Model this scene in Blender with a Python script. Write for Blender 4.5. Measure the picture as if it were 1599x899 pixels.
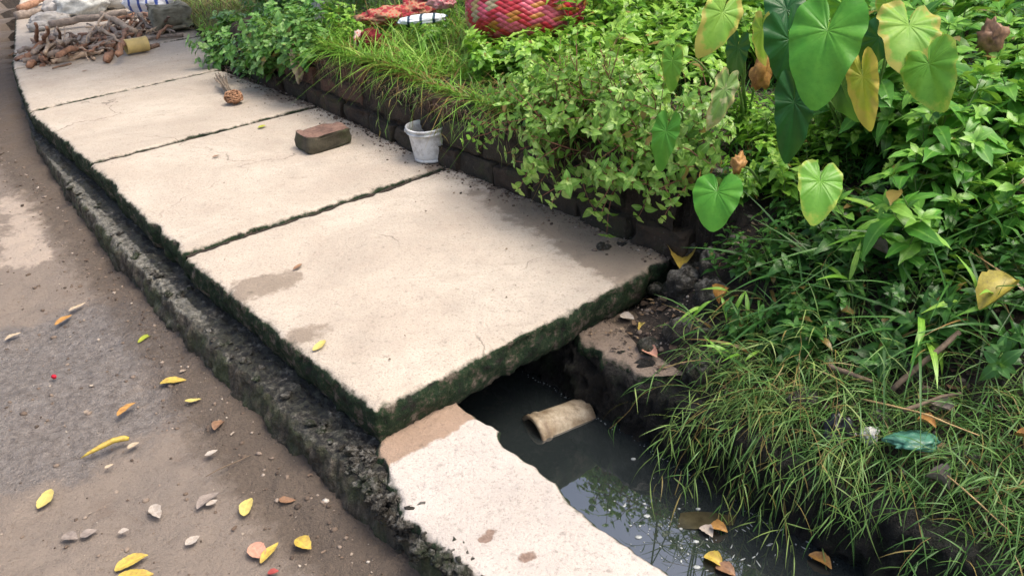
import bpy, math, random
import numpy as np
from mathutils import Vector, Matrix

# ------------------------------------------------------------------ camera, sky, sun, exposure
S = bpy.context.scene
for o in list(bpy.data.objects): bpy.data.objects.remove(o)
C = S.collection
CAMH, PITCH, ROLL, FPX = 1.4, 29.0, -2.5, 1293.0
cp, sp = math.cos(math.radians(PITCH)), math.sin(math.radians(PITCH))
cr, sr = math.cos(math.radians(ROLL)), math.sin(math.radians(ROLL))
FWD = np.array([0, cp, -sp]); R0 = np.array([1., 0, 0]); U0 = np.cross(R0, FWD)
RGT = R0*cr + U0*sr; UPV = -R0*sr + U0*cr
cam = bpy.data.cameras.new('camera'); cam_o = bpy.data.objects.new('camera', cam); C.objects.link(cam_o)
cam.sensor_width = 36.0; cam.lens = 36.0*FPX/1599.0; cam.clip_start = 0.02; cam.clip_end = 500
M = Matrix(((RGT[0], UPV[0], -FWD[0], 0), (RGT[1], UPV[1], -FWD[1], 0), (RGT[2], UPV[2], -FWD[2], CAMH), (0, 0, 0, 1)))
cam_o.matrix_world = M
S.camera = cam_o
S.render.engine = 'CYCLES'
SUN_EL, SUN_AZ = 64.0, 100.0     # degrees; azimuth of where the sun stands, clockwise from +Y
w = bpy.data.worlds.new('World'); S.world = w; w.use_nodes = True
nt = w.node_tree; bg = nt.nodes['Background']; sky = nt.nodes.new('ShaderNodeTexSky')
sky.sky_type = 'NISHITA'; sky.sun_disc = False; sky.sun_elevation = math.radians(SUN_EL); sky.sun_rotation = math.radians(SUN_AZ)
sky.dust_density = 7.0; sky.air_density = 1.0; sky.ozone_density = 0.6
nt.links.new(sky.outputs[0], bg.inputs[0]); bg.inputs[1].default_value = 0.15
sun = bpy.data.lights.new('sun', 'SUN'); sun.energy = 1.15; sun.angle = math.radians(32); sun.color = (1.0, 0.93, 0.84)
sun_o = bpy.data.objects.new('sun', sun); C.objects.link(sun_o)
az, el = math.radians(SUN_AZ), math.radians(SUN_EL)
sd = Vector((math.sin(az)*math.cos(el), math.cos(az)*math.cos(el), math.sin(el)))
sun_o.rotation_euler = sd.to_track_quat('Z', 'Y').to_euler(); sun_o.location = (0, 0, 12)
S.view_settings.view_transform = 'Standard'; S.view_settings.look = 'None'
S.view_settings.gamma = 1.0; S.view_settings.exposure = 0.92

rnd = random.Random(5); rng = np.random.default_rng(11)
PI = math.pi

# ------------------------------------------------------------------ noise, curves
def _hash(i, j, k, seed):
    n = (i*374761393 + j*668265263 + k*2147483647 + seed*974711) & 0xffffffff
    n = ((n ^ (n >> 13))*1274126177) & 0xffffffff
    n = ((n ^ (n >> 16))*2246822519) & 0xffffffff
    return ((n ^ (n >> 15)) & 0xffff)/65535.0*2-1
def noise(p, sc=1.0, seed=0):
    p = np.asarray(p, float)*sc + 57.3
    i = np.floor(p).astype(np.int64); f = p-i; f = f*f*(3-2*f)
    r = 0
    for a in (0, 1):
        for b in (0, 1):
            for c in (0, 1):
                wt = (f[..., 0] if a else 1-f[..., 0])*(f[..., 1] if b else 1-f[..., 1])*(f[..., 2] if c else 1-f[..., 2])
                r = r + wt*_hash(i[..., 0]+a, i[..., 1]+b, i[..., 2]+c, seed)
    return r
def fbm(p, sc=1.0, oc=4, seed=0, gain=.5):
    r, a = 0, 1.0
    for o in range(oc):
        r = r + a*noise(p, sc, seed+o*7); sc *= 2.07; a *= gain
    return r
def sst(x, a, b):
    t = np.clip((np.asarray(x, float)-a)/(b-a), 0, 1); return t*t*(3-2*t)

def at(px, py, z=0.0):
    d = RGT*(px-799.5) + UPV*(449.5-py) + FWD*FPX
    t = (z-CAMH)/d[2]; return np.array([d[0]*t, d[1]*t, z])
def atd(px, py, dist):
    d = RGT*(px-799.5) + UPV*(449.5-py) + FWD*FPX
    d = d/np.linalg.norm(d)
    return np.array([0, 0, CAMH]) + d*dist
def proj(p):
    q = np.asarray(p, float)-np.array([0, 0, CAMH]); zc = q@FWD
    return 799.5+FPX*(q@RGT)/zc, 449.5-FPX*(q@UPV)/zc

# left edge of the row of slabs, in plan, then a smooth (s, a) frame: s along the drain, a across it
LPX = [(580, 640), (285, 398), (140, 255), (45, 175), (20, 105), (24, 29)]
LP = [at(x, y)[:2] for x, y in LPX]
d0 = (LP[1]-LP[0])/np.linalg.norm(LP[1]-LP[0]); d9 = (LP[-1]-LP[-2]); d9 /= np.linalg.norm(d9)
LP = [LP[0]-d0*70] + LP + [LP[-1]+d9*70]
LP = np.array(LP)
seg = np.linalg.norm(np.diff(LP, axis=0), axis=1); cum = np.concatenate([[0], np.cumsum(seg)])-70
def _raw(s): return np.stack([np.interp(s, cum, LP[:, 0]), np.interp(s, cum, LP[:, 1])], -1)
SS = np.concatenate([np.arange(-70, -3, 2.), np.arange(-3, 13, .1), np.arange(13, 78, 2.)])
CL = _raw(SS)
_m = (SS > -2.5) & (SS < 12)
for _ in range(12):
    c2 = CL.copy(); c2[1:-1] = (CL[:-2]+2*CL[1:-1]+CL[2:])/4; CL[_m] = c2[_m]
TN = np.gradient(CL, axis=0); TN /= np.linalg.norm(TN, axis=1)[:, None]
def P2(s, a):
    s = np.asarray(s, float); a = np.asarray(a, float)
    x = np.interp(s, SS, CL[:, 0]); y = np.interp(s, SS, CL[:, 1])
    tx = np.interp(s, SS, TN[:, 0]); ty = np.interp(s, SS, TN[:, 1])
    return x+ty*a, y-tx*a
def P3(s, a, z):
    x, y = P2(s, a); return np.stack([x, y, np.broadcast_to(z, np.shape(x))], -1)
def inv(x, y):
    x = np.asarray(x, float).ravel(); y = np.asarray(y, float).ravel()
    best = np.full(x.shape, 1e9); s = np.zeros_like(x); a = np.zeros_like(x)
    for k in range(len(SS)-1):
        ax, ay = CL[k]; dx, dy = CL[k+1]-CL[k]; L = math.hypot(dx, dy)
        t = ((x-ax)*dx+(y-ay)*dy)/(L*L); tc = np.clip(t, 0, 1)
        ex = x-ax-tc*dx; ey = y-ay-tc*dy; d = np.hypot(ex, ey)
        m = d < best; best[m] = d[m]; s[m] = (SS[k]+tc*(SS[k+1]-SS[k]))[m]
        a[m] = np.where((dy*ex-dx*ey) > 0, d, -d)[m]
    return s, a
WB = 1.30        # foot of the garden wall
def gheight(s, a, x, y):
    p = np.stack([x, y, np.zeros_like(x)], -1)
    road = -.285 + .012*fbm(p, 1.3, 4, 3) + .010*fbm(p, 7, 4, 5, .65) + .03*sst(a, -.36, -.11)*(1+.5*noise(p, 9, 8)) - .02*sst(a, -1, -4)
    road = road + .09*sst(s, 2.7, 5.2)
    top = .33 - .25*sst(s, 3.1, 4.3)
    gA = np.where(a < WB+.08, -.16, top + .02*sst(a, 1.5, 3))
    gB = -.17 + .10*sst(a, .86, 1.0) + .30*sst(a, .95, 1.5) + .13*sst(a, 1.45, 2.1)
    k = sst(s, -.28, .06)
    g = gA*k+gB*(1-k) + .02*fbm(p, 2.2, 4, 9)*sst(a, 1.0, 1.3) + .012*fbm(p, 11, 3, 19)
    z = np.where(a < -.05+.07*sst(s, 2.2, 4.5), road, np.where(a < .86, -.85, g))
    # far behind and beyond the drain everything runs out level
    return z
_x0, _y0, _st = -7.0, -1.0, .02
_TX, _TY = np.meshgrid(np.arange(_x0, 6, _st), np.arange(_y0, 14, _st), indexing='ij')
_ts, _ta = inv(_TX, _TY); _tz = gheight(_ts, _ta, _TX.ravel(), _TY.ravel()).reshape(_TX.shape); _ts = _ts.reshape(_TX.shape); _ta = _ta.reshape(_TX.shape)
def look(x, y):
    i = np.clip(((np.asarray(x)-_x0)/_st+.5).astype(int), 0, _TX.shape[0]-1); j = np.clip(((np.asarray(y)-_y0)/_st+.5).astype(int), 0, _TX.shape[1]-1)
    return _ts[i, j], _ta[i, j], _tz[i, j]
def gz(x, y): return float(look(x, y)[2])
def hit(px, py, zadd=0.0):
    d = RGT*(px-799.5) + UPV*(449.5-py) + FWD*FPX; d /= np.linalg.norm(d)
    T = np.linspace(1.2, 14, 900); q = np.array([0, 0, CAMH])+T[:, None]*d
    s, a, h = look(q[:, 0], q[:, 1]); h = h+zadd
    h = np.where((a > 0.85) | (a < -.05), h, -9)
    i = np.argmax(q[:, 2] < h)
    return q[i] if (q[:, 2] < h).any() else q[-1]

# ------------------------------------------------------------------ object helpers
def mesh_obj(name, V, F, mat, parent=None, smooth=True, attrs=None, uv=None):
    me = bpy.data.meshes.new(name)
    V = np.asarray(V, float).reshape(-1, 3)
    if isinstance(F, np.ndarray):
        n, k = F.shape
        me.vertices.add(len(V)); me.vertices.foreach_set('co', V.ravel())
        me.loops.add(n*k); me.loops.foreach_set('vertex_index', F.ravel().astype(np.int32))
        me.polygons.add(n); me.polygons.foreach_set('loop_start', np.arange(0, n*k, k, dtype=np.int32))
        me.polygons.foreach_set('loop_total', np.full(n, k, dtype=np.int32)); me.update(calc_edges=True)
    else:
        me.from_pydata([tuple(v) for v in V], [], F)
    if attrs:
        for an, arr in attrs.items():
            arr = np.asarray(arr, float)
            if arr.ndim == 1:
                at_ = me.attributes.new(an, 'FLOAT', 'POINT'); at_.data.foreach_set('value', arr)
            else:
                at_ = me.attributes.new(an, 'FLOAT_COLOR', 'POINT')
                c4 = np.ones((len(arr), 4)); c4[:, :3] = arr; at_.data.foreach_set('color', c4.ravel())
    if smooth: me.polygons.foreach_set('use_smooth', [True]*len(me.polygons))
    me.validate(); me.update()
    if mat: me.materials.append(mat)
    o = bpy.data.objects.new(name, me); C.objects.link(o)
    if parent: o.parent = parent
    return o
def tag(o, label=None, cat=None, group=None, kind=None):
    if label: o['label'] = label
    if cat: o['category'] = cat
    if group: o['group'] = group
    if kind: o['kind'] = kind
    return o
def empty(name, loc, label, cat, group=None):
    o = bpy.data.objects.new(name, None); C.objects.link(o); o.location = tuple(loc); o.empty_display_size = .05
    return tag(o, label, cat, group)
def copy_tree(root):
    c = root.copy(); C.objects.link(c)
    for ch in root.children:
        d = ch.copy(); C.objects.link(d); d.parent = c
        for g in ch.children:
            e = g.copy(); C.objects.link(e); e.parent = d
    return c
def grid_faces(n, m, wrap=False):
    i = np.arange(n-1)[:, None]; j = np.arange(m if wrap else m-1)[None, :]
    j2 = (j+1) % m
    f = np.stack([i*m+j, i*m+j2, (i+1)*m+j2, (i+1)*m+j], -1).reshape(-1, 4)
    return f
class MB:      # collects pieces into one mesh
    def __init__(s): s.V = []; s.F = []; s.A = {}; s.n = 0
    def add(s, V, F, **at_):
        V = np.asarray(V, float).reshape(-1, 3); F = np.asarray(F)
        s.V.append(V); s.F.append(F+s.n); s.n += len(V)
        for k, v in at_.items():
            v = np.asarray(v, float)
            if v.ndim == 0: v = np.full(len(V), v)
            elif v.shape == (3,) and len(V) != 3: v = np.tile(v, (len(V), 1))
            s.A.setdefault(k, []).append(v)
    def build(s, name, mat, parent=None, smooth=True):
        F = np.concatenate(s.F) if len(set(f.shape[1] for f in s.F)) == 1 else [list(map(int, q)) for f in s.F for q in f]
        return mesh_obj(name, np.concatenate(s.V), F, mat, parent, smooth, {k: np.concatenate(v) for k, v in s.A.items()})
def tube(pts, rad, n=8, cap=True, rough=0.0, seed=0):
    pts = np.asarray(pts, float); m = len(pts); rad = np.broadcast_to(np.asarray(rad, float), (m,)).copy()
    if cap:
        pts = np.concatenate([pts[:1], pts, pts[-1:]]); rad = np.concatenate([[rad[0]*.05], rad, [rad[-1]*.05]]); m += 2
    T = np.gradient(pts[1:-1] if cap else pts, axis=0)
    if cap: T = np.concatenate([T[:1], T, T[-1:]])
    T /= np.linalg.norm(T, axis=1)[:, None]+1e-9
    ref = np.array([0, 0, 1.]) if abs(T[0][2]) < .9 else np.array([1., 0, 0])
    V = []
    for k in range(m):
        u = np.cross(T[k], ref); u /= np.linalg.norm(u)+1e-9; v = np.cross(u, T[k])
        ref = v
        th = np.arange(n)*2*PI/n
        V.append(pts[k]+rad[k]*(np.cos(th)[:, None]*u+np.sin(th)[:, None]*v))
    V = np.concatenate(V)
    if rough: V = V + rough*np.stack([fbm(V, 30, 2, seed), fbm(V, 30, 2, seed+3), fbm(V, 30, 2, seed+5)], -1)
    return V, grid_faces(m, n, True)
_ico = None
def ico(sub=2):
    import bmesh
    bm = bmesh.new(); bmesh.ops.create_icosphere(bm, subdivisions=sub, radius=1)
    V = np.array([v.co[:] for v in bm.verts]); F = np.array([[v.index for v in f.verts] for f in bm.faces]); bm.free()
    return V, F
ICO1, ICO2, ICO3, ICO4 = ico(1), ico(2), ico(3), ico(4)
def rotm(yaw, pitch=0, roll=0):
    return np.array((Matrix.Rotation(yaw, 3, 'Z') @ Matrix.Rotation(pitch, 3, 'X') @ Matrix.Rotation(roll, 3, 'Y')))

# ------------------------------------------------------------------ materials
def mat_new(name):
    m = bpy.data.materials.new(name); m.use_nodes = True
    t = m.node_tree; b = t.nodes['Principled BSDF']; return m, t, b
def N(t, typ, **kw):
    n = t.nodes.new(typ)
    for k, v in kw.items():
        if isinstance(k, str) and hasattr(n, k): setattr(n, k, v)
    return n
def L(t, a, b): t.links.new(a, b)
def val(t, v, inp):
    if hasattr(v, 'links') or hasattr(v, 'is_linked'): t.links.new(v, inp)
    else: inp.default_value = v
def nz(t, sc, det=4, rough=.6, vec=None, dist=0.0):
    n = t.nodes.new('ShaderNodeTexNoise'); n.inputs['Scale'].default_value = sc; n.inputs['Detail'].default_value = det
    n.inputs['Roughness'].default_value = rough; n.inputs['Distortion'].default_value = dist
    if vec is None:
        g = t.nodes.new('ShaderNodeNewGeometry'); vec = g.outputs['Position']
    t.links.new(vec, n.inputs['Vector']); return n.outputs['Fac']
def ramp(t, fac, stops):
    r = t.nodes.new('ShaderNodeValToRGB'); e = r.color_ramp.elements
    while len(e) < len(stops): e.new(.5)
    for q, (p, c) in zip(e, stops):
        q.position = p; q.color = (c, c, c, 1) if not hasattr(c, '__len__') else (*c, 1)
    t.links.new(fac, r.inputs[0]); return r.outputs[0]
def mix(t, f, a, b, mode='MIX'):
    m = t.nodes.new('ShaderNodeMix'); m.data_type = 'RGBA'; m.blend_type = mode
    val(t, f, m.inputs[0])
    for v, i in ((a, 6), (b, 7)):
        if isinstance(v, tuple): m.inputs[i].default_value = (*v, 1)
        else: t.links.new(v, m.inputs[i])
    return m.outputs[2]
def mth(t, op, a, b=0.0, clamp=False):
    m = t.nodes.new('ShaderNodeMath'); m.operation = op; m.use_clamp = clamp
    val(t, a, m.inputs[0]); val(t, b, m.inputs[1]); return m.outputs[0]
def attr(t, name, out='Fac'):
    a = t.nodes.new('ShaderNodeAttribute'); a.attribute_name = name; return a.outputs[out]
def bump(t, b, h, st=.5, dist=.01):
    n = t.nodes.new('ShaderNodeBump'); n.inputs['Strength'].default_value = st; n.inputs['Distance'].default_value = dist
    t.links.new(h, n.inputs['Height']); t.links.new(n.outputs[0], b.inputs['Normal'])
def upness(t, lo, hi, amp=.25, sc=25):
    g = t.nodes.new('ShaderNodeNewGeometry'); sx = t.nodes.new('ShaderNodeSeparateXYZ'); L(t, g.outputs['Normal'], sx.inputs[0])
    n = nz(t, sc, 4); v = mth(t, 'ADD', sx.outputs[2], mth(t, 'MULTIPLY', mth(t, 'SUBTRACT', n, .5), amp))
    mr = t.nodes.new('ShaderNodeMapRange'); L(t, v, mr.inputs[0]); mr.inputs[1].default_value = lo; mr.inputs[2].default_value = hi
    return mr.outputs[0]

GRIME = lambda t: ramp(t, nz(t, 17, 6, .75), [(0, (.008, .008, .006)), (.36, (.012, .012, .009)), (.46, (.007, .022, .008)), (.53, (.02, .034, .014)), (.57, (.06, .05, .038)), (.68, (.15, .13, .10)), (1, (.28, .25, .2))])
def mat_concrete(name, pale, warm, grimes=True, stain_col=(.2, .165, .13)):
    m, t, b = mat_new(name)
    big = nz(t, 2.2, 5, .6, dist=.4); mid = nz(t, 11, 5, .65); fine = nz(t, 120, 3, .7); sp = nz(t, 320, 2, .5)
    col = mix(t, ramp(t, big, [(.32, 0), (.68, 1)]), pale, warm)
    col = mix(t, ramp(t, nz(t, 1.4, 6, .7, dist=.8), [(.44, 0), (.66, .6)]), col, tuple(c*.74 for c in warm))
    col = mix(t, ramp(t, mid, [(.42, 0), (.7, .6)]), col, tuple(c*.74 for c in pale))
    col = mix(t, ramp(t, fine, [(.32, .65), (.45, 0)]), col, tuple(c*.5 for c in warm))
    col = mix(t, ramp(t, sp, [(.62, 0), (.75, .5)]), col, tuple(min(1, c*1.25) for c in pale))
    vo = t.nodes.new('ShaderNodeTexVoronoi'); vo.feature = 'DISTANCE_TO_EDGE'; vo.inputs['Scale'].default_value = 1.1
    gp = N(t, 'ShaderNodeNewGeometry'); nv = t.nodes.new('ShaderNodeTexNoise'); nv.inputs['Scale'].default_value = 5; nv.inputs['Detail'].default_value = 5; L(t, gp.outputs['Position'], nv.inputs['Vector'])
    va_ = t.nodes.new('ShaderNodeVectorMath'); va_.operation = 'MULTIPLY_ADD'; L(t, nv.outputs['Color'], va_.inputs[0]); va_.inputs[1].default_value = (.35, .35, .35); L(t, gp.outputs['Position'], va_.inputs[2]); L(t, va_.outputs[0], vo.inputs['Vector'])
    ck = mth(t, 'MULTIPLY', ramp(t, vo.outputs['Distance'], [(.0015, 1), (.006, 0)]), ramp(t, nz(t, 1.7, 2), [(.52, 0), (.6, .8)]))
    col = mix(t, ck, col, tuple(c*.3 for c in warm))
    # streaks left by the screed
    g = N(t, 'ShaderNodeNewGeometry'); mp = N(t, 'ShaderNodeMapping'); L(t, g.outputs['Position'], mp.inputs[0])
    mp.inputs['Rotation'].default_value = (0, 0, math.radians(-38)); mp.inputs['Scale'].default_value = (3, 26, 3)
    st = nz(t, 1.0, 4, .6, mp.outputs[0]); col = mix(t, ramp(t, st, [(.58, 0), (.72, .22)]), col, tuple(c*.62 for c in warm))
    stain = attr(t, 'stain')
    sm = mth(t, 'ADD', stain, mth(t, 'MULTIPLY', mth(t, 'SUBTRACT', nz(t, 16, 5, .7), .5), .9))
    col = mix(t, ramp(t, sm, [(.42, 0), (.56, 1)]), col, mix(t, mid, stain_col, tuple(c*1.5 for c in stain_col)))
    pit = attr(t, 'pit')
    col = mix(t, ramp(t, mth(t, 'ADD', pit, mth(t, 'MULTIPLY', mth(t, 'SUBTRACT', nz(t, 60, 3), .5), .6)), [(.45, 0), (.6, 1)]), col, mix(t, nz(t, 90, 3), (.08, .05, .04), (.34, .25, .2)))
    if grimes:
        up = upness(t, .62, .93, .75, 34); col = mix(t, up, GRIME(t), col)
    L(t, col, b.inputs['Base Color'])
    L(t, ramp(t, sm, [(.42, .9), (.56, .62)]), b.inputs['Roughness']); b.inputs['Specular IOR Level'].default_value = .3
    col_s = mix(t, ramp(t, nz(t, 75, 5, .8), [(.60, 0), (.68, .5)]), col, tuple(c*.4 for c in warm)); L(t, col_s, b.inputs['Base Color'])
    bump(t, b, mth(t, 'ADD', mth(t, 'MULTIPLY', fine, .5), mth(t, 'ADD', mid, mth(t, 'MULTIPLY', nz(t, 45, 4, .7), .8))), .6, .014)
    return m
M_slab = mat_concrete('slab_concrete', (.525, .47, .395), (.42, .36, .295))
M_cap = mat_concrete('cap_concrete', (.53, .49, .45), (.465, .42, .375), stain_col=(.235, .17, .125))
M_brownc = mat_concrete('brown_concrete', (.27, .215, .17), (.15, .115, .088), stain_col=(.06, .046, .034))

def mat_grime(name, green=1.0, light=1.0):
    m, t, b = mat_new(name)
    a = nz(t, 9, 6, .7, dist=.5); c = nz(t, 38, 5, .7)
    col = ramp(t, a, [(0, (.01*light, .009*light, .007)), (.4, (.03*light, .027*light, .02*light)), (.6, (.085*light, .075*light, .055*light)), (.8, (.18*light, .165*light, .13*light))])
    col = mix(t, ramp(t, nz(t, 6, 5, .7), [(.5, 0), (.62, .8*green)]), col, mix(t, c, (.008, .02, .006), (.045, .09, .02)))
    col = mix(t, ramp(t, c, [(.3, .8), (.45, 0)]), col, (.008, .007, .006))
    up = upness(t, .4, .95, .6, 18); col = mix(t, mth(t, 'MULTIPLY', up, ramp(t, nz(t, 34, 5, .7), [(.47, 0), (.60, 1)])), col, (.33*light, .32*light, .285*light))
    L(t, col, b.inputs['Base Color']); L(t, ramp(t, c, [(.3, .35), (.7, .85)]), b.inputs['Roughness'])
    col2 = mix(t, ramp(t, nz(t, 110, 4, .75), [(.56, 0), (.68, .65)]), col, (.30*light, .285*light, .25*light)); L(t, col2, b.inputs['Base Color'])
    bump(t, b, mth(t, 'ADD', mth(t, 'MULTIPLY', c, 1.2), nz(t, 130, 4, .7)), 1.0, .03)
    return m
def mat_kerb():
    m, t, b = mat_new('mossy_kerb')
    g = N(t, 'ShaderNodeNewGeometry'); mp = N(t, 'ShaderNodeMapping'); L(t, g.outputs['Position'], mp.inputs[0]); mp.inputs['Scale'].default_value = (1, 1, .16)
    st = nz(t, 38, 5, .7, mp.outputs[0]); a = nz(t, 7, 5, .65, dist=.4); c = nz(t, 45, 5, .72)
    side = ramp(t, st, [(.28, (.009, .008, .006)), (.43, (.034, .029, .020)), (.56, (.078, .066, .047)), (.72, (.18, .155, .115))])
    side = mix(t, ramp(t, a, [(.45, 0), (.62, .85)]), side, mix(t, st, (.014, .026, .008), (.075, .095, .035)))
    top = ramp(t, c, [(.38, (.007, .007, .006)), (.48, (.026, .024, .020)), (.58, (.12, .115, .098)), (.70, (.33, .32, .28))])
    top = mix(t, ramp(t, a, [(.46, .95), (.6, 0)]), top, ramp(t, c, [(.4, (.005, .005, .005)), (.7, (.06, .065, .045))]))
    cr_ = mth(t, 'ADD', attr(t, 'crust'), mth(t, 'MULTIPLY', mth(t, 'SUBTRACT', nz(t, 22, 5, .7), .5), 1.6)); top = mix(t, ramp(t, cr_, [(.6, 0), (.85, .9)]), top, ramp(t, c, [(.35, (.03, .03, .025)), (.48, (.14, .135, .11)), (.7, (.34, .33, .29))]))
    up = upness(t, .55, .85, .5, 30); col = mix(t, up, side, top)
    L(t, col, b.inputs['Base Color']); L(t, ramp(t, c, [(.35, .4), (.6, .9)]), b.inputs['Roughness'])
    bump(t, b, mth(t, 'ADD', mth(t, 'MULTIPLY', c, 1.0), st), .9, .02); return m
M_wall = mat_kerb()
M_wallr = mat_grime('near_black_wall', .5, .13)  # grime colours scaled down to near black for the right drain wall
M_rock = mat_grime('mossy_rock', .9, .8)

def mat_brickwall():
    m, t, b = mat_new('dark_brick')
    tint = attr(t, 'tint'); a = nz(t, 12, 5, .7)
    col = mix(t, tint, (.038, .032, .022), (.12, .056, .038))
    col = mix(t, ramp(t, a, [(.35, .8), (.6, 0)]), col, (.018, .016, .012))
    col = mix(t, ramp(t, nz(t, 7, 5, .7), [(.52, 0), (.66, .7)]), col, (.04, .045, .018))
    col = mix(t, ramp(t, nz(t, 45, 4, .7), [(.6, 0), (.75, .5)]), col, (.16, .14, .11))
    L(t, col, b.inputs['Base Color']); b.inputs['Roughness'].default_value = .9
    bump(t, b, mth(t, 'ADD', nz(t, 60, 5, .7), a), .8, .01); return m
M_brick = mat_brickwall()

def mat_mud():
    m, t, b = mat_new('packed_mud')
    big = nz(t, 1.1, 5, .6, dist=.6); mid = nz(t, 7, 6, .65, dist=.3); fine = nz(t, 70, 4, .7); gr = nz(t, 210, 3, .7)
    col = mix(t, ramp(t, big, [(.35, 0), (.65, 1)]), (.205, .168, .136), (.168, .143, .123))
    col = mix(t, ramp(t, mid, [(.4, 0), (.7, .6)]), col, (.25, .207, .17))
    col = mix(t, ramp(t, mid, [(.28, .6), (.42, 0)]), col, (.17, .125, .095))
    col = mix(t, ramp(t, fine, [(.32, .6), (.44, 0)]), col, (.13, .095, .072))
    col = mix(t, ramp(t, gr, [(.6, 0), (.72, .7)]), col, (.33, .275, .23))
    pale = mth(t, 'ADD', attr(t, 'pale'), mth(t, 'MULTIPLY', mth(t, 'SUBTRACT', nz(t, 9, 6, .7), .5), 1.2))
    col = mix(t, ramp(t, pale, [(.45, 0), (.6, .85)]), col, (.40, .335, .275))
    wet = mth(t, 'ADD', attr(t, 'wet'), mth(t, 'MULTIPLY', mth(t, 'SUBTRACT', nz(t, 5, 6, .7, dist=.5), .5), 1.3))
    wf = ramp(t, wet, [(.38, 0), (.6, 1)])
    col = mix(t, mth(t, 'MULTIPLY', wf, .7), col, mix(t, ramp(t, nz(t, 34, 5, .75), [(.35, 0), (.62, 1)]), (.06, .053, .05), (.19, .175, .165)))
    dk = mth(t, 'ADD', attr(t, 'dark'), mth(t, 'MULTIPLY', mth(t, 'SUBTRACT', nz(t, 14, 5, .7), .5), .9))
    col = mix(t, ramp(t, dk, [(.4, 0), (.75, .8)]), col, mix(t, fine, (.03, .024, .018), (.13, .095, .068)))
    L(t, col, b.inputs['Base Color'])
    L(t, mix(t, wf, (.85, .85, .85), mix(t, ramp(t, nz(t, 30, 5, .75), [(.4, 0), (.6, 1)]), (.12, .12, .12), (.45, .45, .45))), b.inputs['Roughness'])
    b.inputs['Specular IOR Level'].default_value = .45
    bump(t, b, mth(t, 'ADD', mth(t, 'MULTIPLY', fine, .7), mth(t, 'ADD', mth(t, 'MULTIPLY', mid, 1.5), mth(t, 'MULTIPLY', gr, .25))), .75, .025)
    return m
M_mud = mat_mud()
def mat_soil():
    m, t, b = mat_new('dark_soil')
    a = nz(t, 8, 6, .7); c = nz(t, 60, 5, .7)
    col = ramp(t, a, [(.25, (.012, .009, .006)), (.5, (.03, .022, .016)), (.75, (.075, .055, .04))])
    col = mix(t, ramp(t, c, [(.58, 0), (.74, .5)]), col, (.14, .115, .09))
    L(t, col, b.inputs['Base Color']); b.inputs['Roughness'].default_value = .95
    bump(t, b, mth(t, 'ADD', c, mth(t, 'MULTIPLY', nz(t, 25, 5), 1.5)), .9, .02); return m
M_soil = mat_soil()

def mat_leaf(name, dark, mid, light, rough=.45, trans=.3, vein=.35, spec=.4):
    m, t, b = mat_new(name)
    lc = attr(t, 'lc'); uvt = attr(t, 'lu'); oi = N(t, 'ShaderNodeObjectInfo')
    f = mth(t, 'ADD', mth(t, 'MULTIPLY', lc, .8), mth(t, 'MULTIPLY', oi.outputs['Random'], .2))
    col = ramp(t, f, [(.05, dark), (.5, mid), (.95, light)])
    col = mix(t, ramp(t, uvt, [(0, vein), (.16, 0)]), col, tuple(min(1, c*1.5+.03) for c in light))
    g = N(t, 'ShaderNodeNewGeometry')
    col = mix(t, ramp(t, nz(t, 55, 3), [(.35, .25), (.55, 0)]), col, tuple(c*.55 for c in dark))
    dead = attr(t, 'dead')
    col = mix(t, dead, col, mix(t, nz(t, 40, 3), (.16, .08, .03), (.30, .22, .07)))
    L(t, col, b.inputs['Base Color']); b.inputs['Roughness'].default_value = rough; b.inputs['Specular IOR Level'].default_value = spec
    tr = N(t, 'ShaderNodeBsdfTranslucent'); L(t, mix(t, .5, col, (.25, .45, .03), 'MIX'), tr.inputs[0])
    ms = N(t, 'ShaderNodeMixShader'); ms.inputs[0].default_value = trans
    L(t, b.outputs[0], ms.inputs[1]); L(t, tr.outputs[0], ms.inputs[2]); L(t, ms.outputs[0], t.nodes['Material Output'].inputs[0])
    return m
M_weed = mat_leaf('weed_leaf', (.05, .18, .018), (.16, .38, .04), (.38, .60, .10), rough=.36)
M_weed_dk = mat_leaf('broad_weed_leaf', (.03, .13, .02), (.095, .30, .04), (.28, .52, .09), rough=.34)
M_basil = mat_leaf('pale_small_leaf', (.08, .22, .03), (.19, .39, .06), (.42, .58, .17), rough=.35)
M_bush = mat_leaf('bush_leaf', (.045, .15, .03), (.15, .36, .08), (.38, .58, .22), rough=.3)
M_grass = mat_leaf('grass_blade', (.07, .20, .02), (.18, .42, .045), (.42, .62, .14), vein=.1)
M_wiry = mat_leaf('wiry_grass_blade', (.035, .11, .022), (.09, .21, .045), (.24, .33, .09), vein=.0, rough=.5, trans=.2)  # greens lowered so the blade colour carries the shade of the bank
M_dry = mat_leaf('dry_grass_blade', (.12, .09, .035), (.20, .17, .07), (.32, .29, .13), vein=0, rough=.8, trans=.15)
M_tree = mat_leaf('tree_leaf', (.012, .035, .008), (.03, .07, .015), (.05, .11, .02), trans=.08)
def mat_plain(name, col, rough=.7, sc=40, var=.35, spec=.3, bmp=.3, metal=0):
    m, t, b = mat_new(name)
    n = nz(t, sc, 5, .65); c = mix(t, ramp(t, n, [(.3, 0), (.7, 1)]), tuple(x*(1-var) for x in col), tuple(min(1, x*(1+var)) for x in col))
    L(t, c, b.inputs['Base Color']); b.inputs['Roughness'].default_value = rough; b.inputs['Specular IOR Level'].default_value = spec
    b.inputs['Metallic'].default_value = metal
    bump(t, b, n, bmp, .005); return m
M_stem = mat_plain('green_stem', (.10, .16, .05), .6)
M_pinkstem = mat_plain('pink_stem', (.20, .09, .06), .6)
M_petiole = mat_plain('taro_stalk', (.14, .24, .07), .45)
M_twig = mat_plain('dead_twig', (.16, .12, .085), .9, 60)
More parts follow.
